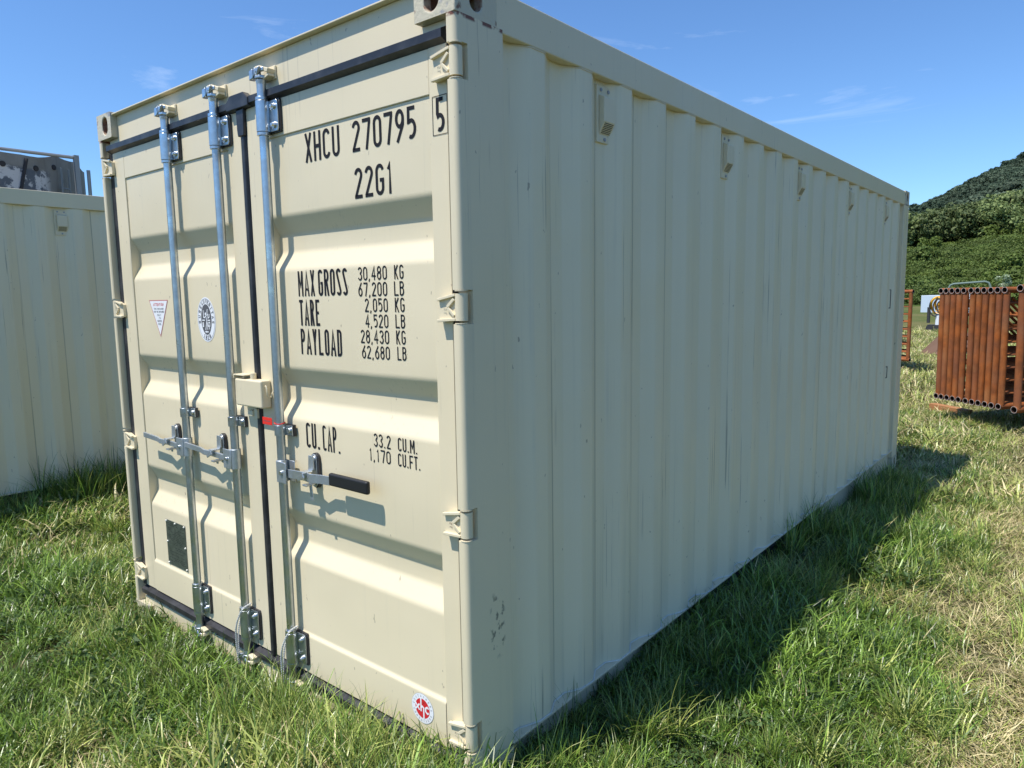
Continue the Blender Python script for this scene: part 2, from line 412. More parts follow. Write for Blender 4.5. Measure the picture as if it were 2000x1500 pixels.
def strip(mb, pts, t, place):
    """thick polyline with mitred joints; place maps 2D to 3D"""
    p = [Vector(a) for a in pts]; q = [p[0]]
    for a in p[1:]:
        if (a - q[-1]).length > 1e-5: q.append(a)
    p = q
    if len(p) < 2: return
    closed = (p[0] - p[-1]).length < 1e-4
    Lp, Rp = [], []
    for i in range(len(p)):
        if closed and i in (0, len(p) - 1): a, b_ = p[-1] - p[-2], p[1] - p[0]
        else:
            a = p[i] - p[i - 1] if i > 0 else p[1] - p[0]
            b_ = p[i + 1] - p[i] if i < len(p) - 1 else p[-1] - p[-2]
        a = a.normalized(); b_ = b_.normalized()
        na = Vector((-a.y, a.x)); nb = Vector((-b_.y, b_.x)); nn = na + nb
        nn = na if nn.length < 1e-4 else nn.normalized()
        k = t / 2 / max(.62, nn.dot(na))
        Lp.append(p[i] + nn * k); Rp.append(p[i] - nn * k)
    n = len(p)
    mb.add([place(*a) for a in Lp + Rp], [(i, i + 1, n + i + 1, n + i) for i in range(n - 1)])
ADV = {'.': .42, ',': .42, ' ': .75, '1': .72, 'M': 1.22, 'I': .5}
def text(mb, s, x0, x1, z0, z1, y, t=.12, gap=.28, rot=None):
    """letters fill x0..x1 and z0..z1 on the plane y, facing -y"""
    H = z1 - z0
    tot = sum(ADV.get(c, 1) for c in s) + gap * (len(s) - 1)
    k = (x1 - x0) / tot; x = x0
    for i, c in enumerate(s):
        a = ADV.get(c, 1) * k; W = k * ADV.get(c, 1) / H
        for j, pl in enumerate(glyph(c, W, t)): strip(mb, pl, t, lambda u, v, X=x, Y=y - .00015 * j: (X + u * H, Y, z0 + v * H))
        x += a + gap * k

# ------------------------------------------------------------------ ground
def smooth_(a, b, t):
    t = max(0, min(1, (t - a) / (b - a))); return t * t * (3 - 2 * t)
def ground_h(x, y):
    n = noise.noise(Vector((x * .22, y * .22, 3.1))) * .05 + noise.noise(Vector((x * .9, y * .9, 8.2))) * .018
    z = -.05 + n
    if y > 2: z -= .05 * min(1, (y - 2) / 2) * (1 if y < 12 else max(0, 1 - (y - 12) / 8))
    z += .045 * smooth_(5.9, 5.2, y) * smooth_(.55, .15, x) * smooth_(-1, -.2, x)
    z += .055 * smooth_(6.2, 4.6, y) * smooth_(-3.4, -2.6, x) * smooth_(4, 2, x)
    z += .03 * smooth_(2.4, .4, y) * smooth_(-1.6, .1, x) * smooth_(2.2, .9, x) * smooth_(-1.6, -.6, y)
    z += .03 * smooth_(.6, -.3, y) * smooth_(-3.4, -2.6, x)
    z += .13 * smooth_(-3.9, -4.8, x) * smooth_(-.6, .2, y)
    return z
def axis_pts(lim_lo, lim_hi, c0, c1, d0, grow):
    a = list(np.arange(c0, c1, d0)); d = d0; v = a[-1]
    while v < lim_hi: d *= grow; v += d; a.append(v)
    d = d0; v = a[0]
    while v > lim_lo: d *= grow; v -= d; a.insert(0, v)
    return a
gx = axis_pts(-2500, 2500, -8, 10, .25, 1.13); gy = axis_pts(-2500, 3500, -5, 22, .25, 1.13)
mb = MB(); mb.v = [(x, y, ground_h(x, y) if abs(x) < 60 and abs(y) < 90 else -.05) for y in gy for x in gx]
nx = len(gx)
mb.f = [(j * nx + i, j * nx + i + 1, (j + 1) * nx + i + 1, (j + 1) * nx + i) for j in range(len(gy) - 1) for i in range(nx - 1)]
mb.m = [0] * len(mb.f)
tag(mb.build('ground', 'meadow_soil', smooth=True), kind='structure')

# ------------------------------------------------------------------ hills
def smooth(a, b, t):
    t = max(0, min(1, (t - a) / (b - a))); return t * t * (3 - 2 * t)
def interp(t, P):
    if t <= P[0][0]: return P[0][1]
    for (a, va), (b, vb) in zip(P, P[1:]):
        if t <= b: return va + (vb - va) * (t - a) / (b - a)
    return P[-1][1]
def hill_h(x, y):
    if y < 86: return -.5
    dx = x - (1.4 - .1355 * (y + 1.5))
    A = interp(y, [(86, -.4), (96, 1.6), (118, 7.2), (150, 9.5), (170, 11), (300, 28), (600, 69), (760, 50), (1200, 0)])
    B = interp(y, [(86, 0), (118, .10), (168, .19), (600, .47), (1200, .1)])
    S = interp(y, [(86, 30), (168, 60), (600, 190)])
    h = A + B * S * math.tanh(dx / S)
    h += (noise.noise(Vector((x * .012, y * .012, 1))) * 7 + noise.noise(Vector((x * .05, y * .05, 5))) * 1.5) * smooth(110, 260, y)
    if y < 1200: h = max(h, -.3)
    return h
hx = list(np.arange(-420, 620, 11)); hy = list(np.arange(86, 200, 5)) + list(np.arange(200, 1210, 22))
mb = MB(); mb.v = [(x, y, hill_h(x, y) - 6 * smooth(560, 620, abs(x - 100))) for y in hy for x in hx]; nx = len(hx)
mb.f = [(j * nx + i, j * nx + i + 1, (j + 1) * nx + i + 1, (j + 1) * nx + i) for j in range(len(hy) - 1) for i in range(nx - 1)]
mb.m = [0] * len(mb.f)
def hillm(n, b, col):
    o = N(n, 'ShaderNodeTexCoord').outputs['Object']
    f = noise_fac(n, o, .3, .35, .65, 6)
    n.links.new(mixc(n, f, (.035, .06, .018), (.08, .12, .03)), b.inputs['Base Color'])
mat('hill_cover', (.05, .08, .02), .95, build=hillm, spec=.1)
tag(mb.build('hillside', 'hill_cover', smooth=True), kind='structure')

# ------------------------------------------------------------------ shipping container
L_, W_, H_ = 6.058, 2.438, 2.591
YD = .034            # face of the door sheets; their frames stand 6 mm proud at .028
def stadium(cx, cz, rw, rh, n=20):
    r = min(rw, rh); out_ = []
    for i in range(n):
        a = 2 * math.pi * i / n; x, z = math.cos(a) * r, math.sin(a) * r
        if rh > rw: z += math.copysign(rh - rw, math.sin(a)) if abs(math.sin(a)) > 1e-6 else 0
        if rw > rh: x += math.copysign(rw - rh, math.cos(a)) if abs(math.cos(a)) > 1e-6 else 0
        out_.append((cx + x, cz + z))
    return out_
def holed_face(mb, P, w, h, cx, cz, rw, rh, depth):
    """rectangle w x h with a stadium hole and a tunnel; P(u, v, d) -> 3D, d inwards"""
    loop = stadium(cx, cz, rw, rh, 24); n = len(loop)
    outer = []
    for (u, v) in loop:
        du, dv = u - cx, v - cz; k = 1e9
        if du > 1e-9: k = min(k, (w - cx) / du)
        if du < -1e-9: k = min(k, -cx / du)
        if dv > 1e-9: k = min(k, (h - cz) / dv)
        if dv < -1e-9: k = min(k, -cz / dv)
        outer.append((cx + du * k, cz + dv * k))
    # keep the true corners
    for cu, cv in ((0, 0), (w, 0), (w, h), (0, h)):
        j = min(range(n), key=lambda i: (outer[i][0] - cu) ** 2 + (outer[i][1] - cv) ** 2); outer[j] = (cu, cv)
    A = [P(u, v, 0) for u, v in outer]; B = [P(u, v, 0) for u, v in loop]; D = [P(u, v, depth) for u, v in loop]
    mb.add(A + B, [(i, (i + 1) % n, n + (i + 1) % n, n + i) for i in range(n)])
    mb.add(B + D, [(i, (i + 1) % n, n + (i + 1) % n, n + i) for i in range(n)], 1)
def casting(parent, sx, sy, top):
    """corner block; sx,sy say which outer faces are holed (sx 0 = at x=0, -1 = at x=-W; sy 0 = door end, 1 = far end)"""
    mb = MB(); a, b_, h = .162, .178, .118
    x_out = 0 if sx == 0 else -W_; dx = -1 if sx == 0 else 1
    y_out = 0 if sy == 0 else L_; dy = 1 if sy == 0 else -1
    z0 = H_ - h if top else 0
    holed_face(mb, lambda u, v, d: (x_out + dx * u, y_out + dy * d, z0 + v), a, h, .093, .060, .030, .040, .030)
    holed_face(mb, lambda u, v, d: (x_out + dx * d, y_out + dy * u, z0 + v), b_, h, .089, .060, .026, .040, .030)
    zt = z0 + h if top else z0
    # remaining outer faces
    xi, yi = x_out + dx * a, y_out + dy * b_
    mb.add([(xi, y_out, z0), (xi, yi, z0), (xi, yi, z0 + h), (xi, y_out, z0 + h)], [(0, 1, 2, 3)])
    mb.add([(x_out, yi, z0), (xi, yi, z0), (xi, yi, z0 + h), (x_out, yi, z0 + h)], [(0, 1, 2, 3)])
    for z in (z0, z0 + h): mb.add([(x_out, y_out, z), (xi, y_out, z), (xi, yi, z), (x_out, yi, z)], [(0, 1, 2, 3)])
    # hollow inside
    e = .030
    mb.box(min(x_out + dx * e, xi - dx * .02), max(x_out + dx * e, xi - dx * .02), min(y_out + dy * e, yi - dy * .02), max(y_out + dy * e, yi - dy * .02), z0 + .012, z0 + h - .012, 1)
    # the inner box must be open where the tunnels enter: drop its two outer faces
    k = len(mb.f) - 6
    drop = [k + 2 if sy == 0 else k + 3, k + 5 if sx == 0 else k + 4]
    for i in sorted(drop, reverse=True): del mb.f[i]; del mb.m[i]
    o = mb.build('corner_casting', ['casting_paint', 'casting_inside'], parent)
    bm = bmesh.new(); bm.from_mesh(o.data); bmesh.ops.remove_doubles(bm, verts=bm.verts, dist=.0002)
    bmesh.ops.recalc_face_normals(bm, faces=bm.faces); bm.to_mesh(o.data); bm.free()
    bv = o.modifiers.new('bevel', 'BEVEL'); bv.width = .006; bv.segments = 3; bv.limit_method = 'ANGLE'; bv.angle_limit = R(50)
    return o
HZ = (2.345, 1.655, .995, .300)   # hinge heights
def rounded(pts, r, seg=3):
    """round the corners of an open profile"""
    o = [pts[0]]
    for a, b_, c in zip(pts, pts[1:], pts[2:]):
        A, B, Cc = Vector(a), Vector(b_), Vector(c); d1 = (A - B); d2 = (Cc - B)
        k = min(r, d1.length * .45, d2.length * .45); p, q = B + d1.normalized() * k, B + d2.normalized() * k
        for i in range(seg + 1):
            t = i / seg; o.append(tuple(p * (1 - t) ** 2 + B * 2 * t * (1 - t) + q * t * t))
    return o + [pts[-1]]
def sheet(prof, place, a, b_, thick=.002):
    mb = MB(); n = len(prof)
    mb.add([place(p, a) for p in prof] + [place(p, b_) for p in prof], [(i, i + 1, n + i + 1, n + i) for i in range(n - 1)])
    return mb
def shell(root):
    # corner posts at the door end, notched where the hinges sit
    for side in (0, 1):
        def X(x): return x if side == 0 else -W_ - x
        mb = MB(); r = .018
        lip = [(0, .205), (0, r)] + [(-r + r * math.cos(a), r - r * math.sin(a)) for a in [R(15 * i) for i in range(1, 6)]] + [(-r, 0), (-.034, 0), (-.038, .004), (-.038, .040), (-.062, .052), (-.062, .205)]
        notch = [(0, .205), (0, .050), (-.010, .0495), (-.062, .052), (-.062, .205)]
        zs = [.118]
        for hz in sorted(HZ): zs += [hz - .050, hz + .050]
        zs.append(H_ - .118)
        for i in range(len(zs) - 1):
            poly = notch if i % 2 else lip
            mb.prism([(X(x), y) for x, y in poly], 'z', zs[i], zs[i + 1])
        mb.build('corner_post', 'cream_post_paint', root, smooth=True)
        # far end
        mb = MB(); mb.box(*sorted((X(-.0), X(-.12))), L_ - .198, L_ - .004, .118, H_ - .118); mb.build('corner_post', 'cream_post_paint', root, bevel=.006)
        for sy in (0, 1):
            for top in (0, 1): casting(root, -side, sy, top)
        # top and bottom side rails
        mb = MB(); mb.box(*sorted((X(-.002), X(-.062))), .1785, L_ - .1785, 2.463, 2.583)
        mb.build('top_side_rail', 'cream_paint', root, bevel=.004)
        mb = MB(); mb.box(*sorted((X(0), X(-.050))), .1785, L_ - .1785, .184, .192)
        mb.build('rail_flange', 'cream_paint', root, bevel=.0015)
        # channel web: painted ends; the middle is a dark sheet standing in for recess shade
        for ya, yb in ((.1785, 1.66), (3.76, L_ - .1785)):
            MB().box(*sorted((X(-.040), X(-.045))), ya, yb, .022, .1835).build('bottom_side_rail', 'cream_paint', root)
        mb = MB(); mb.box(*sorted((X(-.075), X(-.080))), 1.66, 3.76, .022, .1835)
        mb.build('bottom_side_rail', 'undercoat_recess_shade', root)  # dark sheet standing in for recess shade, not rail web
        MB().box(*sorted((X(-.004), X(-.045))), .1785, L_ - .1785, .016, .0215).build('lower_flange', 'undercoat_recess_shade', root)
        # corrugated side wall: crests .419 + .278 k
        pr = [(-.040, .2055)]; y = .347
        while y + .072 < L_ - .21:
            pr += [(-.040, y - .068), (-.004, y), (-.004, y + .072), (-.040, y + .140)]; y += .278
        pr.append((-.040, L_ - .1985)); pr = rounded(pr, .008, 3)
        m = sheet(pr, lambda p, t: (X(p[0]), p[1], t), .1925, 2.4625)
        m.build('side_wall', 'cream_wall_shade_lift', root, smooth=True)
        # weld bead where the wall meets the rail flange
        pts = [(X(p[0] + .003), p[1], .1945 + .0022 * math.sin(p[1] * 61)) for p in pr]
        MB().tube(pts, .0032, 5).build('weld_bead', 'weld_paint', root)
        pts = [(X(p[0] + .001), p[1], 2.4605) for p in pr]
        MB().tube(pts, .0022, 4).build('weld_bead', 'cream_paint', root)
        # five covered vents per side in the recesses
        for k in range(5): vent(root, X, .822 + 1.112 * k, side)
    # roof with low cross ribs
    pr = [(.06, 2.576)]; y = .30
    while y < L_ - .3: pr += [(y, 2.576), (y + .03, 2.586), (y + .10, 2.586), (y + .13, 2.576)]; y += .209
    pr.append((L_ - .06, 2.580))
    sheet(pr, lambda p, t: (t, p[0], p[1]), -.055, -W_ + .055).build('roof_panel', 'cream_paint', root)
    # far end wall
    pr = [(-.12, L_ - .03)]; x = -.2
    while x > -W_ + .3: pr += [(x, L_ - .03), (x - .05, L_ - .06), (x - .15, L_ - .06), (x - .2, L_ - .03)]; x -= .28
    pr.append((-W_ + .12, L_ - .03))
    m = sheet(pr, lambda p, t: (p[0], p[1], t), .14, 2.47); m.build('end_wall', 'cream_wall_shade_lift', root)
    for a, b_ in ((2.47, 2.58), (.02, .14)): MB().box(-W_ + .163, -.163, L_ - .06, L_ - .003, a, b_).build('end_beam', 'cream_paint', root)
    mb = MB(); mb.box(-W_ + .06, -.06, .09, L_ - .065, .10, .13)
    for k in range(16): mb.box(-W_ + .05, -.050, .35 + k * .35, .395 + k * .35, .03, .0995)
    mb.build('floor', 'undercoat_recess_shade', root)
    # door header with its rain lip, and the sill
    mb = MB(); mb.box(-W_ + .1625, -.1625, .030, .090, 2.440, 2.574); mb.box(-W_ + .064, -.064, .0305, .090, 2.4405, 2.4725)
    h = mb.build('door_header', 'cream_door_paint', root, bevel=.002)
    MB().box(-W_ + .1635, -.1635, .006, .085, 2.5745, 2.5805).build('rain_lip', 'cream_paint', h, bevel=.0015)
    mb = MB(); mb.box(-W_ + .1625, -.1625, .024, .110, .012, .150); mb.box(-W_ + .064, -.064, .0245, .110, .118, .1495)
    s = mb.build('door_sill', 'cream_door_paint', root, bevel=.003)
    return h, s
def vent(root, X, yc, side):
    mb = MB(); d = 1 if side == 0 else -1
    def P(x, y, z): return (X(x), y, z)
    x0, x1, x2 = -.0375, -.0315, -.008
    y0, y1 = yc - .050, yc + .050; z0, z1 = 2.243, 2.445
    def bx(a, b_, c, e, f, g, mi=0): mb.box(*sorted((X(a), X(b_))), c, e, f, g, mi)
    bx(x0 - .01, x1, y0, y1, z0, z1)
    # box cover with a slanted louvred foot
    poly = [(x1, 2.412), (x2, 2.400), (x2, 2.315), (x1, 2.272)]
    vs_ = [P(x, y0 + .014, z) for x, z in poly] + [P(x, y1 - .012, z) for x, z in poly]
    mb.add(vs_, [(0, 1, 2, 3), (4, 7, 6, 5), (0, 4, 5, 1), (1, 5, 6, 2), (2, 6, 7, 3), (0, 3, 7, 4)])
    o = mb.build('vent', 'cream_paint', root, bevel=.002)
    for k in range(7):
        t = .14 + k * .12; x = x2 + (x1 - x2) * t + .0012; z = 2.315 - .043 * t
        m = MB(); m.box(*sorted((X(x), X(x - .004))), y0 + .022, y1 - .020, z - .0012, z + .0012)
        if side == 0 and k % 1 == 0: m.build('louvre', 'plate_line', o)
    for y, z in ((y0 + .025, 2.430), (y1 - .025, 2.430), (yc, 2.256)):
        m = MB(); m.cyl(P(x1, y, z), P(x1 + .004, y, z), .0065, 8); m.build('screw', 'sticker_grey', o)

root = empty('shipping_container', (0, 0, 0))
tag(root, 'large cream shipping container with closed doors, steel lock rods and black XHCU lettering', 'shipping container')
header, sill = shell(root)

# lashing marks near the far end: thin welded bars in the last recesses
for z0, z1 in ((1.535, 1.700), (.918, 1.022)):
    mb = MB(); mb.box(-.0036, .0005, 5.478, 5.489, z0, z1); mb.box(-.0036, .0005, 5.440, 5.4775, z1 - .007, z1); mb.box(-.0036, .0005, 5.440, 5.4775, z0, z0 + .007)
    mb.build('wall_slot', 'tar', root)

# ---- doors
RZ = [(1.994, 1.929, 1.861, 1.796), (1.427, 1.364, 1.297, 1.233), (.868, .802, .736, .670)]
def door(xl, xr, sl, sr, label):
    """frame mesh at top, children panel ...; stile widths sl, sr"""
    mb = MB(); y0, y1 = .028, .075; zb, zt = .212, 2.408
    mb.box(xl, xl + sl, y0, y1, zb, zt); mb.box(xr - sr, xr, y0, y1, zb, zt)
    mb.box(xl + sl + .0003, xr - sr - .0003, y0 + .0004, y1, 2.278, zt - .0005)
    d = mb.build('door', 'cream_door_paint', root, bevel=.0022)
    d['label'] = label
    # pressed sheet with three troughs
    pr = [(2.2775, YD)]
    for a, b_, c, e in RZ: pr += [(a, YD), (b_, YD + .036), (c, YD + .036), (e, YD)]
    pr += [(.378, YD), (.366, YD - .008), (zb + .001, YD - .008)]
    pr = rounded(pr, .012, 4)
    m = sheet(pr, lambda p, t: (t, p[1], p[0]), xl + sl - .001, xr - sr + .001)
    m.build('door_sheet', 'cream_door_paint', d, smooth=True)
    MB().box(xl + .01, xr - .01, .0752, .0765, zb, zt).build('door_back', 'undercoat_recess_shade', d)
    return d
dl = door(-2.352, -1.180, .118, .098, 'left door with two lock rods')
dr = door(-1.134, -.064, .120, .074, 'right door with one lock rod and black lettering')

# gaskets
def soft_bar(mb, p0, p1, up, wd, y0, y1, ch=.35):
    """bevelled rubber bar along p0..p1 in the door plane"""
    p0 = Vector(p0); p1 = Vector(p1); d = (p1 - p0).normalized(); upv = Vector(up); h = wd / 2; c = (y1 - y0) * ch
    prof = [(-h, y1), (-h, y0 + c * 1.2), (-h * .45, y0), (h * .45, y0), (h, y0 + c * 1.2), (h, y1)]
    n = len(prof); vs_ = []
    for P in (p0, p1):
        for a, y in prof: q = P + upv * a; vs_.append((q.x, y, q.z))
    mb.add(vs_, [(i, (i + 1) % n, n + (i + 1) % n, n + i) for i in range(n)] + [tuple(range(n - 1, -1, -1)), tuple(range(n, 2 * n))])
mb = MB(); soft_bar(mb, (-2.372, 0, 2.431), (-.064, 0, 2.431), (0, 0, 1), .052, .008, .075); mb.build('door_gasket', 'rubber', root)
mb = MB(); soft_bar(mb, (-2.372, 0, .181), (-.064, 0, .181), (0, 0, 1), .050, .010, .075); mb.build('door_gasket', 'rubber', root)
mb = MB(); soft_bar(mb, (-1.157, 0, .204), (-1.157, 0, 2.4075), (1, 0, 0), .044, .020, .075)
mb.prism([(-1.235, 2.4095), (-1.080, 2.4095), (-1.080, 2.440), (-1.110, 2.464), (-1.205, 2.464), (-1.235, 2.440)], 'y', .004, .0295)
mb.prism([(-1.183, 2.409), (-1.131, 2.409), (-1.134, 2.335), (-1.137, 2.31), (-1.177, 2.31), (-1.181, 2.335)], 'y', .014, .0275)
mb.build('door_gasket', 'rubber', dr, bevel=.003)
for x0, x1 in ((-2.397, -2.3535), (-.0625, -.0605)):
    mb = MB(); mb.box(x0, x1, .0295, .072, .205, 2.4075); mb.build('door_gasket', 'rubber', root, bevel=.002)

# hinges
def hinge(dparent, side, hz):
    def X(x): return x if side == 0 else -W_ - x
    h2 = .040
    mb = MB(); mb.cyl((X(-.020), .021, hz - h2), (X(-.020), .021, hz + h2), .0195, 20)
    o = mb.build('hinge', 'cream_post_paint', dparent, smooth=True)
    mb = MB()
    pl = [(-.026, hz + h2 - .002), (-.058, hz + h2 - .006), (-.104, hz + .020), (-.108, hz - .030), (-.104, hz - h2 - .002), (-.026, hz - h2 + .002)]
    mb.prism([(X(x), z) for x, z in pl], 'y', .012, .0277)
    def bar(a, b_, wd, y0):
        A = Vector((X(a[0]), 0, a[1])); B = Vector((X(b_[0]), 0, b_[1])); d = B - A; q = d.normalized()
        mb.obox(((A.x + B.x) / 2, y0 + .006, (A.z + B.z) / 2), q, (0, 1, 0), (q.z, 0, -q.x), d.length / 2, .006, wd / 2)
    bar((-.030, hz + h2 - .004), (-.104, hz + .022), .009, .0015)
    bar((-.030, hz - h2 + .004), (-.104, hz - h2 + .000), .009, .0015)
    bar((-.036, hz + .024), (-.064, hz), .010, .0035); bar((-.036, hz - .026), (-.064, hz), .009, .0035)
    mb.build('hinge_blade', 'cream_door_paint', o, bevel=.0015)
    m = MB()
    if side == 0:
        for j, ch in enumerate('SL'):
            for pl_ in glyph(ch, .55, .2):
                strip(m, pl_, .2, lambda u, v, j=j: (-.072 - v * .013, .0115 - .0002, hz - .002 - j * .013 - u * .013))
        m.build('cast_lettering', 'casting_paint', o)
    # welded shelf above and below the notch
    for s_ in (-1, 1): MB().cyl((X(-.018), .018, hz + s_ * .0465), (X(-.018), .018, hz + s_ * .0492), .0195, 16).build('hinge_lug', 'cream_post_paint', o)
for hz in HZ: hinge(dr, 0, hz); hinge(dl, 1, hz - .012 if hz < 1.2 else hz)

# lock rods
def lock_rod(dp, x):
    yr = -.001
    rod = MB().cyl((x, yr, .165), (x, yr, 2.470), .0168, 24).build('lock_rod', 'galvanised', dp, smooth=True)
    return rod
def rod_sleeve(dp, x, z0, z1):
    yr = -.001; mb = MB()
    mb.cyl((x, yr, z0), (x, yr, z1), .0245, 28)
    mb.cyl((x, yr, z1 + .0015), (x, yr, z1 + .013), .0235, 24); mb.cyl((x, yr, z0 - .013), (x, yr, z0 - .0015), .0235, 24)
    # flange plate lying on the door with a folded web
    mb.prism([(x + .010, z0), (x + .066, z0), (x + .072, z0 + .008), (x + .072, z1 - .008), (x + .066, z1), (x + .010, z1)], 'y', .0125, .0185)
    mb.box(x + .012, x + .020, yr + .012, .0124, z0 + .002, z1 - .002)
    o = mb.build('rod_sleeve', 'galvanised', dp, bevel=.001, smooth=True)
    m = MB(); m.prism([(x - .010, z0 - .004), (x + .074, z0 - .004), (x + .078, z0 + .006), (x + .078, z1 - .004), (x + .074, z1 + .004), (x - .010, z1 + .004)], 'y', .019, .0278)
    m.build('rubber_pad', 'rubber', o)
    for z in (z0 + .022, z1 - .022):
        m = MB(); m.cyl((x + .049, .0125, z), (x + .049, .007, z), .011, 14); m.cyl((x + .049, .0070, z), (x + .049, -.001, z), .0075, 12, .005); m.build('bolt', 'bolt_zinc', o, smooth=True)
        m = MB(); m.cyl((x - .0235, yr - .008, z), (x - .0262, yr - .009, z), .0042, 8); m.build('drain_hole', 'tar', o)
def mid_bracket(dp, x, zc=1.189):
    yr = -.001; mb = MB()
    mb.cyl((x, yr, zc - .020), (x, yr, zc + .020), .0218, 24)
    mb.box(x + .006, x + .058, .0125, .0175, zc - .0195, zc + .0195); mb.box(x + .006, x + .014, yr + .012, .0124, zc - .019, zc + .019)
    o = mb.build('rod_clip', 'galvanised', dp, bevel=.001, smooth=True)
    m = MB(); m.cyl((x + .040, .0125, zc), (x + .040, .005, zc), .010, 14); m.build('bolt', 'bolt_zinc', o, smooth=True)
    m = MB(); m.box(x - .006, x + .062, .018, .0278, zc - .022, zc + .022); m.build('rubber_pad', 'rubber', o)
    m = MB(); m.cyl((x - .0205, yr - .008, zc), (x - .0232, yr - .009, zc), .004, 8); m.build('drain_hole', 'tar', o)
def cam_and_keeper(dp, hp, x, z, up):
    """forged cam on the rod end hooked round the keeper welded to header or sill"""
    yr = -.001; s = 1 if up else -1; mb = MB()
    mb.cyl((x, yr, z - s * .030), (x, yr, z - s * .002), .0150, 12, .020)
    mb.cyl((x, yr, z), (x, yr, z + s * .012), .023, 8)
    mb.obox((x - .016, yr - .006, z + s * .024), (1, -.35, .1), (.35, 1, 0), (0, 0, 1), .016, .012, .013)
    mb.obox((x - .030, yr - .012, z + s * .018), (1, .2, .3), (0, 1, 0), (0, 0, 1), .009, .011, .017)
    mb.obox((x + .012, yr - .010, z + s * .030), (1, .25, 0), (-.25, 1, 0), (0, 0, 1), .020, .006, .007)
    mb.cyl((x + .004, yr - .016, z + s * .012), (x + .020, yr - .018, z + s * .038), .006, 8)
    mb.build('rod_cam', 'galvanised' if not up else 'galvanised', dp, bevel=.0025, smooth=True)
    yf = .0297 if up else .0237; m = MB()
    m.box(x - .020, x + .056, yf - .007, yf, min(z - s * .002, z + s * .045), max(z - s * .002, z + s * .045))
    m.obox((x + .030, yf - .022, z + s * .030), (1, 0, -.35 * s), (0, 1, 0), (.35 * s, 0, 1), .026, .016, .0075)
    m.obox((x + .034, yf - .020, z + s * .006), (1, 0, .25 * s), (0, 1, 0), (-.25 * s, 0, 1), .018, .014, .006)
    m.obox((x - .010, yf - .028, z + s * .043), (1, .2, 0), (-.2, 1, 0), (0, 0, 1), .014, .010, .006)
    m.cyl((x + .050, yf - .004, z + s * .012), (x + .050, yf - .004, z + s * .044), .006, 8)
    m.build('cam_keeper', 'cream_door_paint', hp, bevel=.0025, smooth=True)
RODS = [(dl, -1.730), (dl, -1.315), (dr, -.972)]
for i, (dp, x) in enumerate(RODS):
    lock_rod(dp, x); rod_sleeve(dp, x, 2.293, 2.402); rod_sleeve(dp, x, .250, .372); mid_bracket(dp, x)
    cam_and_keeper(dp, header, x, 2.478, True); cam_and_keeper(dp, sill, x, .172, False)

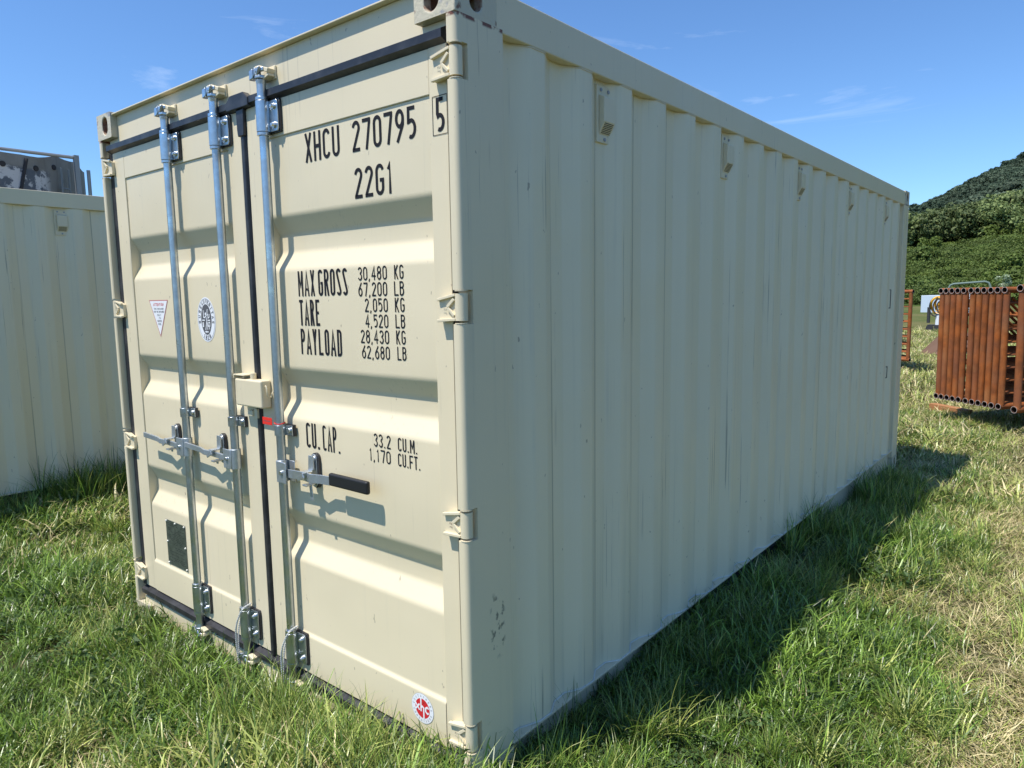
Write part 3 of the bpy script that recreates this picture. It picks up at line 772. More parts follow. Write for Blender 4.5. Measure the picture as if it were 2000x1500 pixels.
def handle(dp, x, s, grip):
    """s = +1: lever points to the right"""
    yr = -.001; zc = 1.030
    def bx(mb, a, b_, y0, y1, z0, z1): mb.box(*sorted((x + s * a, x + s * b_)), y0, y1, z0, z1)
    mb = MB()
    # hub clevis wrapped round the rod
    mb.cyl((x, yr, zc - .042), (x, yr, zc + .042), .0215, 20)
    bx(mb, -.004, .058, yr - .0245, yr - .0205, zc - .041, zc + .041); bx(mb, .000, .056, yr + .0165, yr + .0205, zc - .041, zc + .041)
    hub = mb.build('handle_hub', 'zinc_plate', dp, bevel=.0015, smooth=True)
    m = MB(); m.cyl((x + s * .030, yr - .025, zc), (x + s * .030, yr - .031, zc), .008, 12); m.build('rivet', 'bolt_zinc', hub, smooth=True)
    # flat lever, cranked where it passes the catch
    mb = MB(); h = .0165 if grip else .0115
    prof = [(.030, yr - .008), (.165, yr - .008), (.215, yr - .020), (.262, yr - .010), (.320 if grip else .405, yr - .010)]
    n = len(prof)
    vs_ = [(x + s * a, y - t, zc + hz_ + (a * .045 - .004)) for hz_ in (-h, h) for t in (0, .007 if grip else .010) for a, y in prof]
    fs = []
    for i in range(n - 1):
        a0, a1, b0, b1 = i, i + 1, n + i, n + i + 1; c0, c1, d0, d1 = 2 * n + i, 2 * n + i + 1, 3 * n + i, 3 * n + i + 1
        fs += [(a0, a1, b1, b0), (c0, d0, d1, c1), (a0, c0, c1, a1), (b0, b1, d1, d0)]
    fs += [(0, n, 3 * n, 2 * n), (n - 1, 3 * n - 1 , 4 * n - 1, 2 * n - 1)]
    mb.add(vs_, fs)
    lever = mb.build('door_handle', 'zinc_plate', dp, bevel=.001)
    if grip:
        m = MB(); z = zc + .43 * .045
        m.box(x + .322, x + .536, yr - .023, yr - .005, z - .024, z + .022)
        g = m.build('handle_grip', 'grip_black', lever, bevel=.007, segs=3)
    # catch plate with two bolts and the swinging latch
    xc = .178 if grip else .148; zt, zb = 1.108, .995
    m = MB(); m.prism([(x + s * xc + a, b_) for a, b_ in stadium(0, (zt + zb) / 2, .0185, (zt - zb) / 2 + .006, 24)], 'y', .018, .0225)
    cp = m.build('catch_plate', 'zinc_plate', dp, bevel=.001)
    m = MB(); m.prism([(x + s * xc + .004 + a, b_) for a, b_ in stadium(0, (zt + zb) / 2, .0225, (zt - zb) / 2 + .010, 24)], 'y', .0228, .0335)
    m.build('rubber_pad', 'rubber', cp)
    m = MB(); cx = x + s * xc
    m.prism([(cx - .014, zt + .002), (cx + .012, zt + .002), (cx + .014, zc + .030), (cx - .020, zc + .012), (cx - .018, zc + .034)], 'y', .006, .012)
    m.box(cx - .019, cx + .012, yr - .030, .006, zc + .019, zc + .025)
    m.obox((cx - .012, yr - .032, zc + .004), (1, 0, .5), (0, 1, 0), (-.5, 0, 1), .022, .003, .009)
    m.box(cx - .012, cx + .014, yr - .026, .012, zc - .030, zc - .023)
    m.prism([(cx + .000, zb + .014), (cx + .016, zb + .014), (cx + .024, zb - .052), (cx + .008, zb - .052)] if grip else [(cx - .008, zb + .014), (cx + .010, zb + .014), (cx + .008, zb - .006), (cx - .006, zb - .006)], 'y', yr - .006, yr - .002)
    m.build('handle_latch', 'zinc_plate', cp, bevel=.0015)
    for z in (zt - .012, zb + .012):
        m = MB(); m.cyl((cx, .018, z), (cx, .0095, z), .0105, 12); m.build('bolt', 'bolt_zinc', cp, smooth=True)
handle(dr, -.972, 1, True)
handle(dl, -1.730, -1, False); handle(dl, -1.315, -1, False)

# lock box across the two doors
mb = MB(); mb.box(-1.255, -1.064, -.018, .0275, 1.264, 1.374)
lb = mb.build('lock_box', 'cream_door_paint', dr, bevel=.007, segs=3)
mb = MB(); mb.box(-1.262, -1.180, -.020, .0275, 1.386, 1.391); mb.box(-1.262, -1.257, -.020, .0275, 1.3745, 1.3855); mb.build('lock_box_lid', 'cream_door_paint', lb, bevel=.0015)
MB().cyl((-1.150, .004, 1.3745), (-1.150, .004, 1.398), .012, 10).build('lid_pin', 'cream_door_paint', lb, smooth=True)
pts = [(-1.060, .000, 1.352), (-1.052, -.001, 1.352), (-1.049, -.002, 1.342), (-1.048, -.001, 1.322), (-1.048, .004, 1.310), (-1.048, .014, 1.308), (-1.048, .021, 1.322), (-1.048, .024, 1.330)]
MB().tube(pts, .0032, 8).build('hook', 'cream_door_paint', lb, smooth=True)
mb = MB(); mb.box(-1.205, -1.172, .002, .0275, 1.222, 1.245); mb.box(-1.171, -1.150, .010, .0275, 1.214, 1.252); mb.build('lock_tab', 'cream_paint', lb, bevel=.002)

# ---- lettering on the right door
y = YD - .0012
for s, x0, x1, z0, z1, t in (
    ('XHCU', -.773, -.577, 2.164, 2.263, .115), ('270795', -.509, -.203, 2.164, 2.262, .115), ('22G1', -.506, -.316, 2.014, 2.112, .115),
    ('MAX', -.856, -.755, 1.697, 1.790, .115), ('GROSS', -.733, -.566, 1.697, 1.790, .115),
    ('30,480', -.508, -.361, 1.745, 1.790, .11), ('KG', -.325, -.281, 1.745, 1.790, .11),
    ('67,200', -.509, -.362, 1.692, 1.738, .11), ('LB', -.328, -.281, 1.692, 1.738, .11),
    ('TARE', -.856, -.733, 1.590, 1.684, .115), ('2,050', -.478, -.362, 1.640, 1.685, .11), ('KG', -.327, -.281, 1.640, 1.686, .11),
    ('4,520', -.478, -.362, 1.588, 1.632, .11), ('LB', -.327, -.281, 1.588, 1.632, .11),
    ('PAYLOAD', -.856, -.612, 1.484, 1.578, .115), ('28,430', -.506, -.361, 1.535, 1.580, .11), ('KG', -.326, -.281, 1.536, 1.581, .11),
    ('62,680', -.503, -.360, 1.483, 1.527, .11), ('LB', -.323, -.280, 1.484, 1.528, .11),
    ('CU.', -.853, -.772, 1.131, 1.226, .11), ('CAP.', -.750, -.650, 1.131, 1.226, .11),
    ('33.2', -.459, -.372, 1.182, 1.228, .11), ('CU.M.', -.336, -.243, 1.182, 1.227, .11),
    ('1,170', -.486, -.375, 1.130, 1.174, .11), ('CU.FT.', -.338, -.231, 1.130, 1.174, .11)):
    lt = MB(); text(lt, s, x0, x1, z0, z1, y, .086 if s in ('MAX', 'CAP.') else t if s not in ('MAX', 'GROSS', 'TARE', 'PAYLOAD', 'CU.', 'CAP.') else .102, .30 if s not in ('MAX', 'TARE', 'PAYLOAD', 'CAP.') else .42); lt.build('lettering', 'ink', dr)
lt = MB()
y = .0268
text(lt, '5', -.112, -.076, 2.165, 2.263, y, .115)
for b_ in ((-.1255, -.1235, 2.157, 2.268), (-.1235, -.066, 2.2665, 2.2685), (-.1235, -.066, 2.157, 2.159), (-.066, -.0645, 2.157, 2.2685)):
    lt.add([(b_[0], y, b_[2]), (b_[1], y, b_[2]), (b_[1], y, b_[3]), (b_[0], y, b_[3])], [(0, 1, 2, 3)])
lt.build('lettering', 'ink', dr)

# ---- stickers
def flat(mb, pts, y, mi=0): mb.add([(x, y, z) for x, z in pts], [tuple(range(len(pts)))], mi)
def ell(cx, cz, rx, rz, n=48): return [(cx + rx * math.cos(2 * math.pi * i / n), cz + rz * math.sin(2 * math.pi * i / n)) for i in range(n)]
def ring(mb, cx, cz, rx, rz, wd, y, mi, n=56):
    a = ell(cx, cz, rx, rz, n); b_ = ell(cx, cz, rx - wd, rz - wd, n)
    mb.add([(x, y, z) for x, z in a + b_], [(i, (i + 1) % n, n + (i + 1) % n, n + i) for i in range(n)], mi)
def around(mb, s, cx, cz, rx, rz, a0, a1, size, y, mi, t=.17, flip=False):
    for i, ch in enumerate(s):
        a = R(a0 + (a1 - a0) * i / max(1, len(s) - 1)); px, pz = cx + rx * math.cos(a), cz + rz * math.sin(a)
        nx_, nz_ = math.cos(a) / rx, math.sin(a) / rz; l = math.hypot(nx_, nz_); nx_ /= l; nz_ /= l
        if flip: nx_, nz_ = -nx_, -nz_
        for j, pl in enumerate(glyph(ch, .62, t)):
            k0 = len(mb.f)
            strip(mb, pl, t, lambda u, v: (px + (nz_ * (u - .31) + nx_ * (v - .5)) * size, y - .0001 * j, pz + (-nx_ * (u - .31) + nz_ * (v - .5)) * size))
            for q in range(k0, len(mb.f)): mb.m[q] = mi
SM = ['sticker_white', 'sticker_ink', 'sticker_grey', 'sticker_red', 'sticker_rose']
mb = MB(); cx, cz = -1.549, 1.606; y = YD - .0010
flat(mb, ell(cx, cz, .077, .096), y, 0); ring(mb, cx, cz, .0715, .0905, .0022, y - .0004, 2)
flat(mb, ell(cx, cz, .044, .066), y - .0004, 1)
around(mb, 'BUREAU', cx, cz, .0575, .0785, 188, 103, .0175, y - .0006, 1); around(mb, 'VERITAS', cx, cz, .0575, .0785, 84, -8, .0175, y - .0006, 1)
around(mb, '1828', cx, cz, .0575, .0785, 245, 295, .019, y - .0006, 1, flip=True)
y2 = y - .0008
fig = [[(-.022, .040), (-.022, .010), (-.014, .008), (-.002, .016), (.004, -.008), (-.010, -.046)], [(.004, -.008), (.010, -.030), (.008, -.044)], [(-.002, .016), (.010, .020), (.012, .040), (.016, .044)],
       [(-.034, -.003), (-.012, -.003)], [(.012, -.003), (.033, -.003)], [(-.030, -.012), (-.030, -.030), (-.024, -.030), (-.024, -.012)], [(.016, -.012), (.016, -.028), (.030, -.028), (.030, -.012), (.020, -.012)],
       [(.024, -.032), (.028, -.042)], [(-.014, -.053), (.016, -.053)], [(.000, -.048), (.000, -.058)], [(.018, .024), (.018, .006), (.028, .010), (.030, .024)]]
for j, f in enumerate(fig):
    k0 = len(mb.f); strip(mb, f, .0048, lambda u, v, j=j: (cx + u, y2 - .00012 * j, cz + v))
    for q in range(k0, len(mb.f)): mb.m[q] = 0
flat(mb, ell(cx - .001, cz + .024, .006, .007, 14), y2 - .0016, 0)
mb.build('oval_sticker', SM, dl)
mb = MB(); y = YD - .0010
flat(mb, [(-2.087, 1.694), (-1.894, 1.694), (-1.9905, 1.520)], y, 4)
flat(mb, [(-2.079, 1.6895), (-1.902, 1.6895), (-1.9905, 1.530)], y - .0004, 0)
def tx(s, xc, wd, z0, z1, mi, t=.17):
    k0 = len(mb.f); text(mb, s, xc - wd / 2, xc + wd / 2, z0, z1, y - .0008, t, .3)
    for q in range(k0, len(mb.f)): mb.m[q] = mi
tx('ATTENTION', -1.990, .104, 1.6660, 1.6795, 3)
tx('THIS CONTAINER', -1.990, .096, 1.6490, 1.6570, 1); tx('MUST BE REPAIRED', -1.990, .104, 1.6350, 1.6430, 1)
tx('ONLY', -1.990, .038, 1.6190, 1.6280, 1); tx('WITH', -1.990, .030, 1.6055, 1.6130, 1); tx('CORTEN', -1.990, .046, 1.5910, 1.6000, 1); tx('STEEL', -1.990, .034, 1.5770, 1.5850, 1)
mb.build('triangle_sticker', SM, dl)
mb = MB(); cx, cz = -.2485, .308; y = YD - .0090
flat(mb, ell(cx, cz, .0535, .0530), y, 2); flat(mb, ell(cx, cz, .0525, .0520), y - .0003, 0)
flat(mb, ell(cx, cz, .0345, .0345), y - .0006, 3)
around(mb, 'CONTAINERS', cx, cz, .0435, .0435, 170, 10, .0085, y - .0006, 2); around(mb, 'CONTAINERS', cx, cz, .0435, .0435, 200, 340, .0085, y - .0006, 2, flip=True)
for j, f in enumerate([[(-.034, .012), (-.014, -.010)], [(-.032, -.010), (-.014, .012)], [(-.0065, .036), (-.0065, -.012)], [(-.0065, .002), (.000, .008), (.0065, .004), (.0065, -.036)],
                       [(.031, .008), (.024, .012), (.016, .006), (.016, -.005), (.024, -.011), (.031, -.007)]]):
    k0 = len(mb.f); strip(mb, f, .0062, lambda u, v, j=j: (cx + u, y - .0009 - .0001 * j, cz + v))
    for q in range(k0, len(mb.f)): mb.m[q] = 0
mb.build('round_sticker', SM, dr)
# data plate held by rivets
mb = MB(); mb.box(-2.083, -1.886, YD - .0030, YD - .0003, .389, .616)
pl = mb.build('data_plate', 'plate_green', dl)
MB().box(-2.090, -1.879, YD - .0002, YD + .004, .383, .622).build('plate_backing', 'cream_paint', pl)
mb = MB(); z = .600; r_ = random.Random(3)
while z > .400:
    x = -2.070 + r_.random() * .02
    while x < -1.905:
        l = .008 + r_.random() * .024
        if r_.random() < .74: mb.add([(x, YD - .0034, z), (min(x + l, -1.898), YD - .0034, z), (min(x + l, -1.898), YD - .0034, z + .0035), (x, YD - .0034, z + .0035)], [(0, 1, 2, 3)])
        x += l + .005
    z -= .0085 if r_.random() < .8 else .016
mb.build('plate_print', 'plate_line', pl)
for x, z in ((-2.076, .610), (-1.985, .610), (-1.894, .610), (-2.076, .505), (-1.893, .505), (-2.076, .396), (-1.893, .396)):
    MB().cyl((x, YD - .003, z), (x, YD - .008, z), .0055, 10, .003).build('rivet', 'weld_paint', pl, smooth=True)

# ---- red seal tag and ropes hung on the rods
mb = MB(); mb.box(-1.055, -.990, -.024, -.0225, 1.208, 1.236); t = mb.build('seal_tag', 'tag_red', bevel=.0005)
tag(t, 'small red plastic seal tag tied round the rod on the right door', 'seal tag')
m = MB(); m.tube([(-.972 + .0205 * math.cos(a), -.001 + .0205 * math.sin(a), 1.216 + .002 * math.sin(2 * a)) for a in [2 * math.pi * i / 20 for i in range(21)]], .0016, 6); m.build('tie_band', 'tag_red', t, smooth=True)
m = MB()
for k in range(5): m.add([(-1.046 + k * .010, -.0243, 1.220), (-1.040 + k * .010, -.0243, 1.220), (-1.040 + k * .010, -.0243, 1.224), (-1.046 + k * .010, -.0243, 1.224)], [(0, 1, 2, 3)])
m.build('tag_print', 'sticker_ink', t)
def rope(x, label):
    def cr(P, n=14):
        P = [Vector(p) for p in P]; P = [P[0] * 2 - P[1]] + P + [P[-1] * 2 - P[-2]]; o = []
        for i in range(1, len(P) - 2):
            for k in range(n):
                t = k / n; a, b_, c, d = P[i - 1:i + 3]
                o.append(.5 * ((2 * b_) + (c - a) * t + (2 * a - 5 * b_ + 4 * c - d) * t * t + (3 * b_ - a - 3 * c + d) * t ** 3))
        return o + [P[-2]]
    path = cr([(x + .030, .010, .402), (x + .022, -.024, .388), (x - .002, -.034, .345), (x - .022, -.036, .300), (x - .032, -.034, .255), (x - .034, -.032, .19), (x - .030, -.030, .13),
               (x - .033, -.022, .135), (x - .041, -.020, .19), (x - .040, -.016, .27), (x - .034, -.004, .33), (x - .026, .010, .355)])
    mb = MB(); L0 = 0; S = [[], []]
    for i, p in enumerate(path):
        if i: L0 += (p - path[i - 1]).length
        d = (path[min(i + 1, len(path) - 1)] - path[max(i - 1, 0)]).normalized(); u = d.orthogonal().normalized(); v = d.cross(u); a = L0 * 330
        for k in (0, 1): S[k].append(p + (u * math.cos(a + math.pi * k) + v * math.sin(a + math.pi * k)) * .0020)
    for k in (0, 1): mb.tube(S[k], .0024, 5)
    o = mb.build('rope', 'rope_white', smooth=True); tag(o, label, 'rope', 'ropes looped round the bottoms of the lock rods')
rope(-1.315, 'twisted white rope on the rod foot just left of the door seam')
rope(-.972, 'twisted white rope on the rod foot just right of the door seam')

# ------------------------------------------------------------------ second container, 2.7 m to the left, same kind
Y2 = .742 - .822 - 1.112 * 2
r2 = empty('shipping_container', (-5.16, Y2, 0))
tag(r2, 'cream shipping container standing behind at the left, its corrugated side in shade', 'shipping container')
for ch in list(root.children):
    nm = ch.name.split('.')[0]
    if nm in ('door_gasket', 'wall_slot'): continue
    if nm == 'door':
        c = ch.copy(); C.objects.link(c); c.parent = r2; c['label'] = 'plain closed door'
        for g in ch.children:
            if g.name.split('.')[0] in ('door_sheet', 'door_back'): d = g.copy(); C.objects.link(d); d.parent = c
    else: copy_tree(ch, r2)
for o in bpy.data.objects:
    if o.name.startswith('cam_keeper') and o.parent and o.parent.parent == r2: bpy.data.objects.remove(o)
root['group'] = r2['group'] = 'cream shipping containers'

# ------------------------------------------------------------------ weathered tank behind it, with ladder and pipe rail
TC = Vector((-10.73, 1.08, 0)); TR = 1.8
tk = empty('storage_tank', TC); tag(tk, 'weathered grey round tank with a battered rim rising behind the left container', 'tank')
mb = MB(); n = 96
A0 = math.atan2(-1.51 - 1.08, 1.43 + 10.73)
def rim(a):
    # low-frequency dents; seam between two sheets faces the camera
    return 3.50 + .05 * math.sin(a * 2 - .4) + .06 * abs(math.sin((a - A0 - .57) * 4.2)) + .012 * math.sin(a * 23)
A = [2 * math.pi * i / n for i in range(n)]
for z in (0, 1.2, 2.4, 3.25): mb.v += [(TR * math.cos(a), TR * math.sin(a), z) for a in A]
mb.v += [(TR * math.cos(a), TR * math.sin(a), rim(a)) for a in A]
mb.v += [((TR - .03) * math.cos(a), (TR - .03) * math.sin(a), rim(a)) for a in A] + [((TR - .03) * math.cos(a), (TR - .03) * math.sin(a), 2.6) for a in A]
for k in range(6):
    for i in range(n): mb.f.append((k * n + i, k * n + (i + 1) % n, (k + 1) * n + (i + 1) % n, (k + 1) * n + i)); mb.m.append(0)
mb.f.append(tuple(6 * n + i for i in range(n - 1, -1, -1))); mb.m.append(0)
mb.build('tank_wall', 'weathered_tank', tk, smooth=True)
def on_tank(a, z, o=.01): return (( TR + o) * math.cos(a), (TR + o) * math.sin(a), z)
a0 = math.atan2(-1.51 - 1.08, 1.43 + 10.73)      # azimuth of the side facing the camera
MB().tube([on_tank(a0 + .50, 3.0), on_tank(a0 + .535, 3.25), on_tank(a0 + .572, 3.49)], .022, 6).build('tar_strap', 'tar', tk)
for a in (-.62, .02, .41, .64, .80):
    MB().cyl(on_tank(a0 + a, rim(a0 + a) - .14, -.02), on_tank(a0 + a, rim(a0 + a) - .14, .012), .035, 10).build('bolt_hole', 'tar', tk)
for da in (.83, .91): MB().tube([on_tank(a0 + da, .3, .06), on_tank(a0 + da, 3.46, .06)], .014, 6).build('ladder_rail', 'grey_tube', tk)
for k in range(10): MB().cyl(on_tank(a0 + .83, .5 + k * .3, .06), on_tank(a0 + .91, .5 + k * .3, .06), .010, 6).build('ladder_rung', 'grey_tube', tk)
rl = empty('pipe_railing', (-8.91, 2.24, 0)); tag(rl, 'thin steel pipe railing with one end post above the left container', 'railing')
mb = MB(); mb.box(-.028, .028, -.028, .028, -.05, 3.585); mb.build('end_post', 'grey_tube', rl)
MB().tube([(-.0, -.029, 3.555), (-.45, -1.6, 3.63), (-.9, -3.4, 3.70)], .021, 8).build('top_rail', 'grey_tube', rl)
MB().box(-.928, -.872, -3.43, -3.37, -.05, 3.73).build('far_post', 'grey_tube', rl)
p = MB().cyl((-8.868, 2.36, -.05), (-8.868, 2.36, 3.408), .022, 10).build('steel_pole', 'grey_tube')
tag(p, 'short grey steel pole sticking up between the tank and the open container corner', 'pole')

# ------------------------------------------------------------------ stack of rusty pipe gates
AX = Vector((.58, .81, 0)).normalized()
P1, P11, P12 = Vector((-.243, 9.72, 0)), Vector((.524, 9.06, 0)), Vector((.700, 8.98, 0))
ORD = ['first', 'second', 'third', 'fourth', 'fifth', 'sixth', 'seventh', 'eighth', 'ninth', 'tenth', 'eleventh']
def pipe_panel(pos, z0, h, ax, length, r, label, group, lean=0.0, yaw=0.0, full=True):
    a = Matrix.Rotation(yaw, 3, 'Z') @ ax; e = empty('pipe_gate', (pos.x, pos.y, z0)); tag(e, label, 'pipe gate', group)
    s = Vector((-a.y, a.x, 0)); up = Vector((0, 0, 1)) + s * lean
    def q(t, z): return a * t + up * z
    MS = ['rusty_steel', 'pipe_rim', 'pipe_inside']
    MB().pipe(q(0, h), q(length, h), r, .005, 18).build('top_pipe', MS, e, smooth=True)
    MB().pipe(q(0, r), q(length, r), r, .005, 18).build('bottom_pipe', MS, e, smooth=True)
    m = MB().cyl(q(r * 1.15, r * 1.6), q(r * 1.15, h - r * .6), r * .98, 18, caps=False); m.build('end_post', 'rusty_steel', e, smooth=True)
    MB().cyl(q(length - r, r * 1.6), q(length - r, h - r * .6), r * .98, 12, caps=False).build('end_post', 'rusty_steel', e, smooth=True)
    if full:
        for k in range(8):
            z = r + (h - r) * (k + 1) / 9; MB().cyl(q(r * 2, z), q(length - r * 2, z), .013, 8).build('rung', 'rusty_steel', e, smooth=True)
        for k in (1, 2): t = length * k / 3; MB().box(-.02, .02, -.006, .006, r, h - r).build('stay', 'rusty_steel', e).location = q(t, 0)
        MB().cyl(q(.35, h - .1), q(1.15, h * .52), .017, 8).build('brace', 'rusty_steel', e, smooth=True)
    return e
G1 = 'rusty pipe gates standing on edge side by side'
for i in range(11):
    t = i / 10 + (.006 if i >= 5 else -.012 if i else 0) + (rng.random() - .5) * .006
    pos = P1.lerp(P11, t)
    lab = 'leftmost rusty pipe gate of the upright stack' if i == 0 else ORD[i] + ' rusty pipe gate from the left in the upright stack'
    pipe_panel(pos, .205, 1.475, AX, 6.2,   .0385, lab, G1, lean=.012, yaw=(rng.random() - .5) * .004, full=True)
pipe_panel(P12, .185, 1.515, AX, 6.2, .043, 'rusty pipe gate standing apart at the right end of the stack', G1, lean=.02, yaw=-.012)
S_ = Vector((P11 - P1)).normalized()
for t, l0, l1, zt, lab in ((.62, -.72, -.02, .060, 'front rusty timber sticking out left under the pipe gates'), (5.2, -.4, 1.9, .06, 'rear timber under the far end of the pipe gates')):
    c = P1 + AX * t; a = c + S_ * l0; b = c + S_ * l1
    m = MB(); m.obox((0, 0, zt / 2 - .03), S_, AX, (0, 0, 1), (l1 - l0) / 2, .06, zt / 2 + .02); o = m.build('timber_bearer', 'timber', bevel=.004)
    o.location = (a + b) / 2; o.location.z = -.045; tag(o, lab, 'timber')
    c2 = P1 + AX * (t + .75) + S_ * .62
    m = MB(); m.obox((0, 0, .130), S_, AX, (0, 0, 1), .72, .05, .075); o = m.build('spacer_block', 'tar', bevel=.003); o.location = (c2.x, c2.y, 0)
    tag(o, 'dark spacer block lying on the ' + ('front' if t < 1 else 'rear') + ' timber under the pipe gates', 'block')

# second stack, mostly hidden by the container's far corner
ax2 = Vector((-.93, .36, 0)).normalized(); nr = Vector((-.185, .983, 0)).normalized()
ORD2 = ['nearest', 'second', 'third', 'fourth', 'fifth', 'farthest']
for i in range(6):
    pos = Vector((-1.66, 15.7, 0)) + nr * (i * .16)
    pipe_panel(pos, .18, 1.50, ax2, 4.5, .038, ORD2[i] + ' dark rusty pipe gate of the stack half hidden past the container corner', 'rusty pipe gates half hidden by the container', yaw=.006 * (i % 3))
for t in (.5, 3.6):
    c = Vector((-1.66, 15.7, 0)) + ax2 * t + nr * .4
    m = MB(); m.obox((0, 0, .06), nr, ax2, (0, 0, 1), .60, .07, .118); o = m.build('timber_bearer', 'timber', bevel=.004); o.location = c
    tag(o, ('near' if t < 1 else 'far') + ' timber under the half hidden stack of pipe gates', 'timber')
m = MB().cyl((0, 0, 0), (0, 0, 1.75), .62, 28); m.cyl((0, 0, 1.75), (0, 0, 1.95), .62, 28, .30)
o = m.build('plastic_drum', 'dark_part', smooth=True); o.location = (-4.05, 24.0, -.05); tag(o, 'dark grey tank top showing just past the far container corner', 'tank')

# leaning steel plate
m = MB(); sp = empty('steel_ramp', (-2.05, 20.2, 0)); tag(sp, 'brown folded steel plate lying tilted behind the pipe gates', 'steel plate')
m.add([(-.22, 0, 0), (.10, .1, .0), (.62, .75, .62), (.30, .65, .66)], [(0, 1, 2, 3)]); m.add([(-.22, .01, -.01), (.10, .11, -.01), (.62, .76, .61), (.30, .66, .65)], [(0, 3, 2, 1)]); m.build('ramp_sheet', 'brown_plate', sp)
m = MB(); m.add([(.11, .1, .0), (.75, .05, .0), (1.0, .7, .5), (.63, .75, .62)], [(0, 1, 2, 3)]); m.add([(.11, .11, -.01), (.75, .06, -.01), (1.0, .71, .49), (.63, .76, .61)], [(0, 3, 2, 1)]); m.build('folded_side', 'brown_plate', sp)

# bent tube hoop
hp_ = empty('tube_hoop', (-1.25, 20.2, 0)); tag(hp_, 'grey green bent tube hoop showing above the pipe gates', 'tube hoop')
d = Vector((.985, .10, 0)).normalized()
MB().tube([d * -.40 + Vector((0, 0, -.05)), d * -.40 + Vector((0, 0, 1.74)), d * -.37 + Vector((0, 0, 1.82)), d * -.30 + Vector((0, 0, 1.855)), d * .38 + Vector((0, 0, 1.90)), d * .46 + Vector((0, 0, 1.87)), d * .50 + Vector((0, 0, 1.78)), d * .50 + Vector((0, 0, -.05))], .026, 8).build('hoop', 'green_tube', hp_, smooth=True)
MB().cyl(d * -.4 + Vector((0, 0, 1.2)), d * .5 + Vector((0, 0, 1.2)), .02, 8).build('cross_tube', 'green_tube', hp_)

# white box trailer and yellow hose cart far behind
bt = empty('box_trailer', (-7.3, 60.5, 0)); tag(bt, 'white box trailer, its shaded end coloured pale blue, beyond the pipe gates at the field edge', 'trailer')
m = MB(); m.box(-1.75, -.55, -.6, 3.0, .0, 1.36); m.build('trailer_body', 'white_blue_shade', bt, bevel=.02)  # shaded end of the white box, its shade put into a pale blue
m = MB(); m.box(-.545, 2.6, -.6, 3.0, .0, 1.42); m.build('trailer_front', 'white_metal', bt, bevel=.02)
for k in range(7):
    MB().box(-.45, 2.5, -.64, -.605, .18 + k * .17, .22 + k * .17).build('louvre', 'sticker_grey', bt)
for x in (-1.2, 1.9):
    MB().cyl((x, -.66, .03), (x, -.45, .03), .12, 12).build('wheel', 'dark_part', bt)
hc = empty('hose_cart', (-4.05, 34.2, 0)); tag(hc, 'yellow hose coils on a small white and black cart beside the pipe gates', 'hose cart')
for k in range(4):
    c = Vector((.06 + .10 * k, -.05 + .05 * k, 1.06 + .03 * (k % 2))); rr = .36 - .045 * k
    MB().tube([c + Vector((math.cos(a) * rr * .75, .10 * math.sin(a * 2 + k), math.sin(a) * rr)) for a in [2 * math.pi * i / 26 for i in range(27)]], .045, 7).build('hose_coil', 'yellow_hose', hc, smooth=True)
for k in range(3):
    c = Vector((-.02 + .1 * k, -.12, 1.0)); rr = .40 - .07 * k
    MB().tube([c + Vector((math.cos(a) * rr * .6, 0, math.sin(a) * rr)) for a in [R(70 + 210 * i / 14) for i in range(15)]], .026, 6).build('black_hose', 'dark_part', hc, smooth=True)
MB().box(-.34, -.24, -.1, .1, .30, .98).build('cart_post', 'dark_part', hc)
MB().cyl((.10, 0, .22), (.10, 0, .72), .13, 16).build('white_canister', 'white_metal', hc, smooth=True)
MB().cyl((.34, .1, .30), (.34, .1, .80), .09, 16).build('white_canister', 'white_metal', hc, smooth=True)
MB().box(-.30, .50, -.2, .3, .16, .22).build('cart_frame', 'dark_part', hc)
for x in (-.2, .1, .45): MB().cyl((x, -.25, .08), (x, -.17, .08), .14, 14).build('wheel', 'dark_part', hc)

# ------------------------------------------------------------------ vegetation sources
def blade_mesh(name, mats, nb, rad, h0, h1, w0, w1, lean0, lean1, seg=4, seed=0, extra=None, flat_=False):
    r = random.Random(seed); V, F, S, M = [], [], [], []
    def blade(x, y, h, wd, az, ln, curl, sh, mi, z=0):
        k = len(V); d = (math.cos(az), math.sin(az)); p = (-d[1], d[0]); tw = r.uniform(-.6, .6)
        for i in range(seg + 1):
            t = i / seg; ang = ln + curl * t * t
            # integrate the curve
            rr = 0; zz = 0
            for q in range(i):
                tt = (q + .5) / seg; an = ln + curl * tt * tt; rr += math.sin(an) * h / seg; zz += math.cos(an) * h / seg
            ww = wd * (1 - t ** 1.8) * (.55 + .45 * min(1, t * 4)); c_, s_ = math.cos(tw * t), math.sin(tw * t)
            cx, cy, cz = x + d[0] * rr, y + d[1] * rr, max(z + zz, .004)
            if i == seg: V.append((cx, cy, cz)); S.append(sh)
            else:
                V.append((cx - p[0] * ww * c_ , cy - p[1] * ww * c_, cz - ww * s_)); V.append((cx + p[0] * ww * c_, cy + p[1] * ww * c_, cz + ww * s_)); S.extend((sh, sh))
        for i in range(seg - 1): F.append((k + 2 * i, k + 2 * i + 1, k + 2 * i + 3, k + 2 * i + 2)); M.append(mi)
        F.append((k + 2 * seg - 2, k + 2 * seg - 1, k + 2 * seg)); M.append(mi)
    for i in range(nb):
        a = r.uniform(0, 6.283); q = rad * math.sqrt(r.random())
        blade(q * math.cos(a), q * math.sin(a), r.uniform(h0, h1), r.uniform(w0, w1) / 2, r.uniform(0, 6.283), r.uniform(lean0, lean1), r.uniform(.2, 1.5), r.random(),
              0 if not extra or r.random() > extra[0] else extra[1])
    me = bpy.data.meshes.new(name); me.from_pydata(V, [], F); me.update()
    for m in mats: me.materials.append(MATS[m])
    me.polygons.foreach_set('material_index', M)
    at = me.attributes.new('shade', 'FLOAT', 'POINT'); at.data.foreach_set('value', S)
    return me
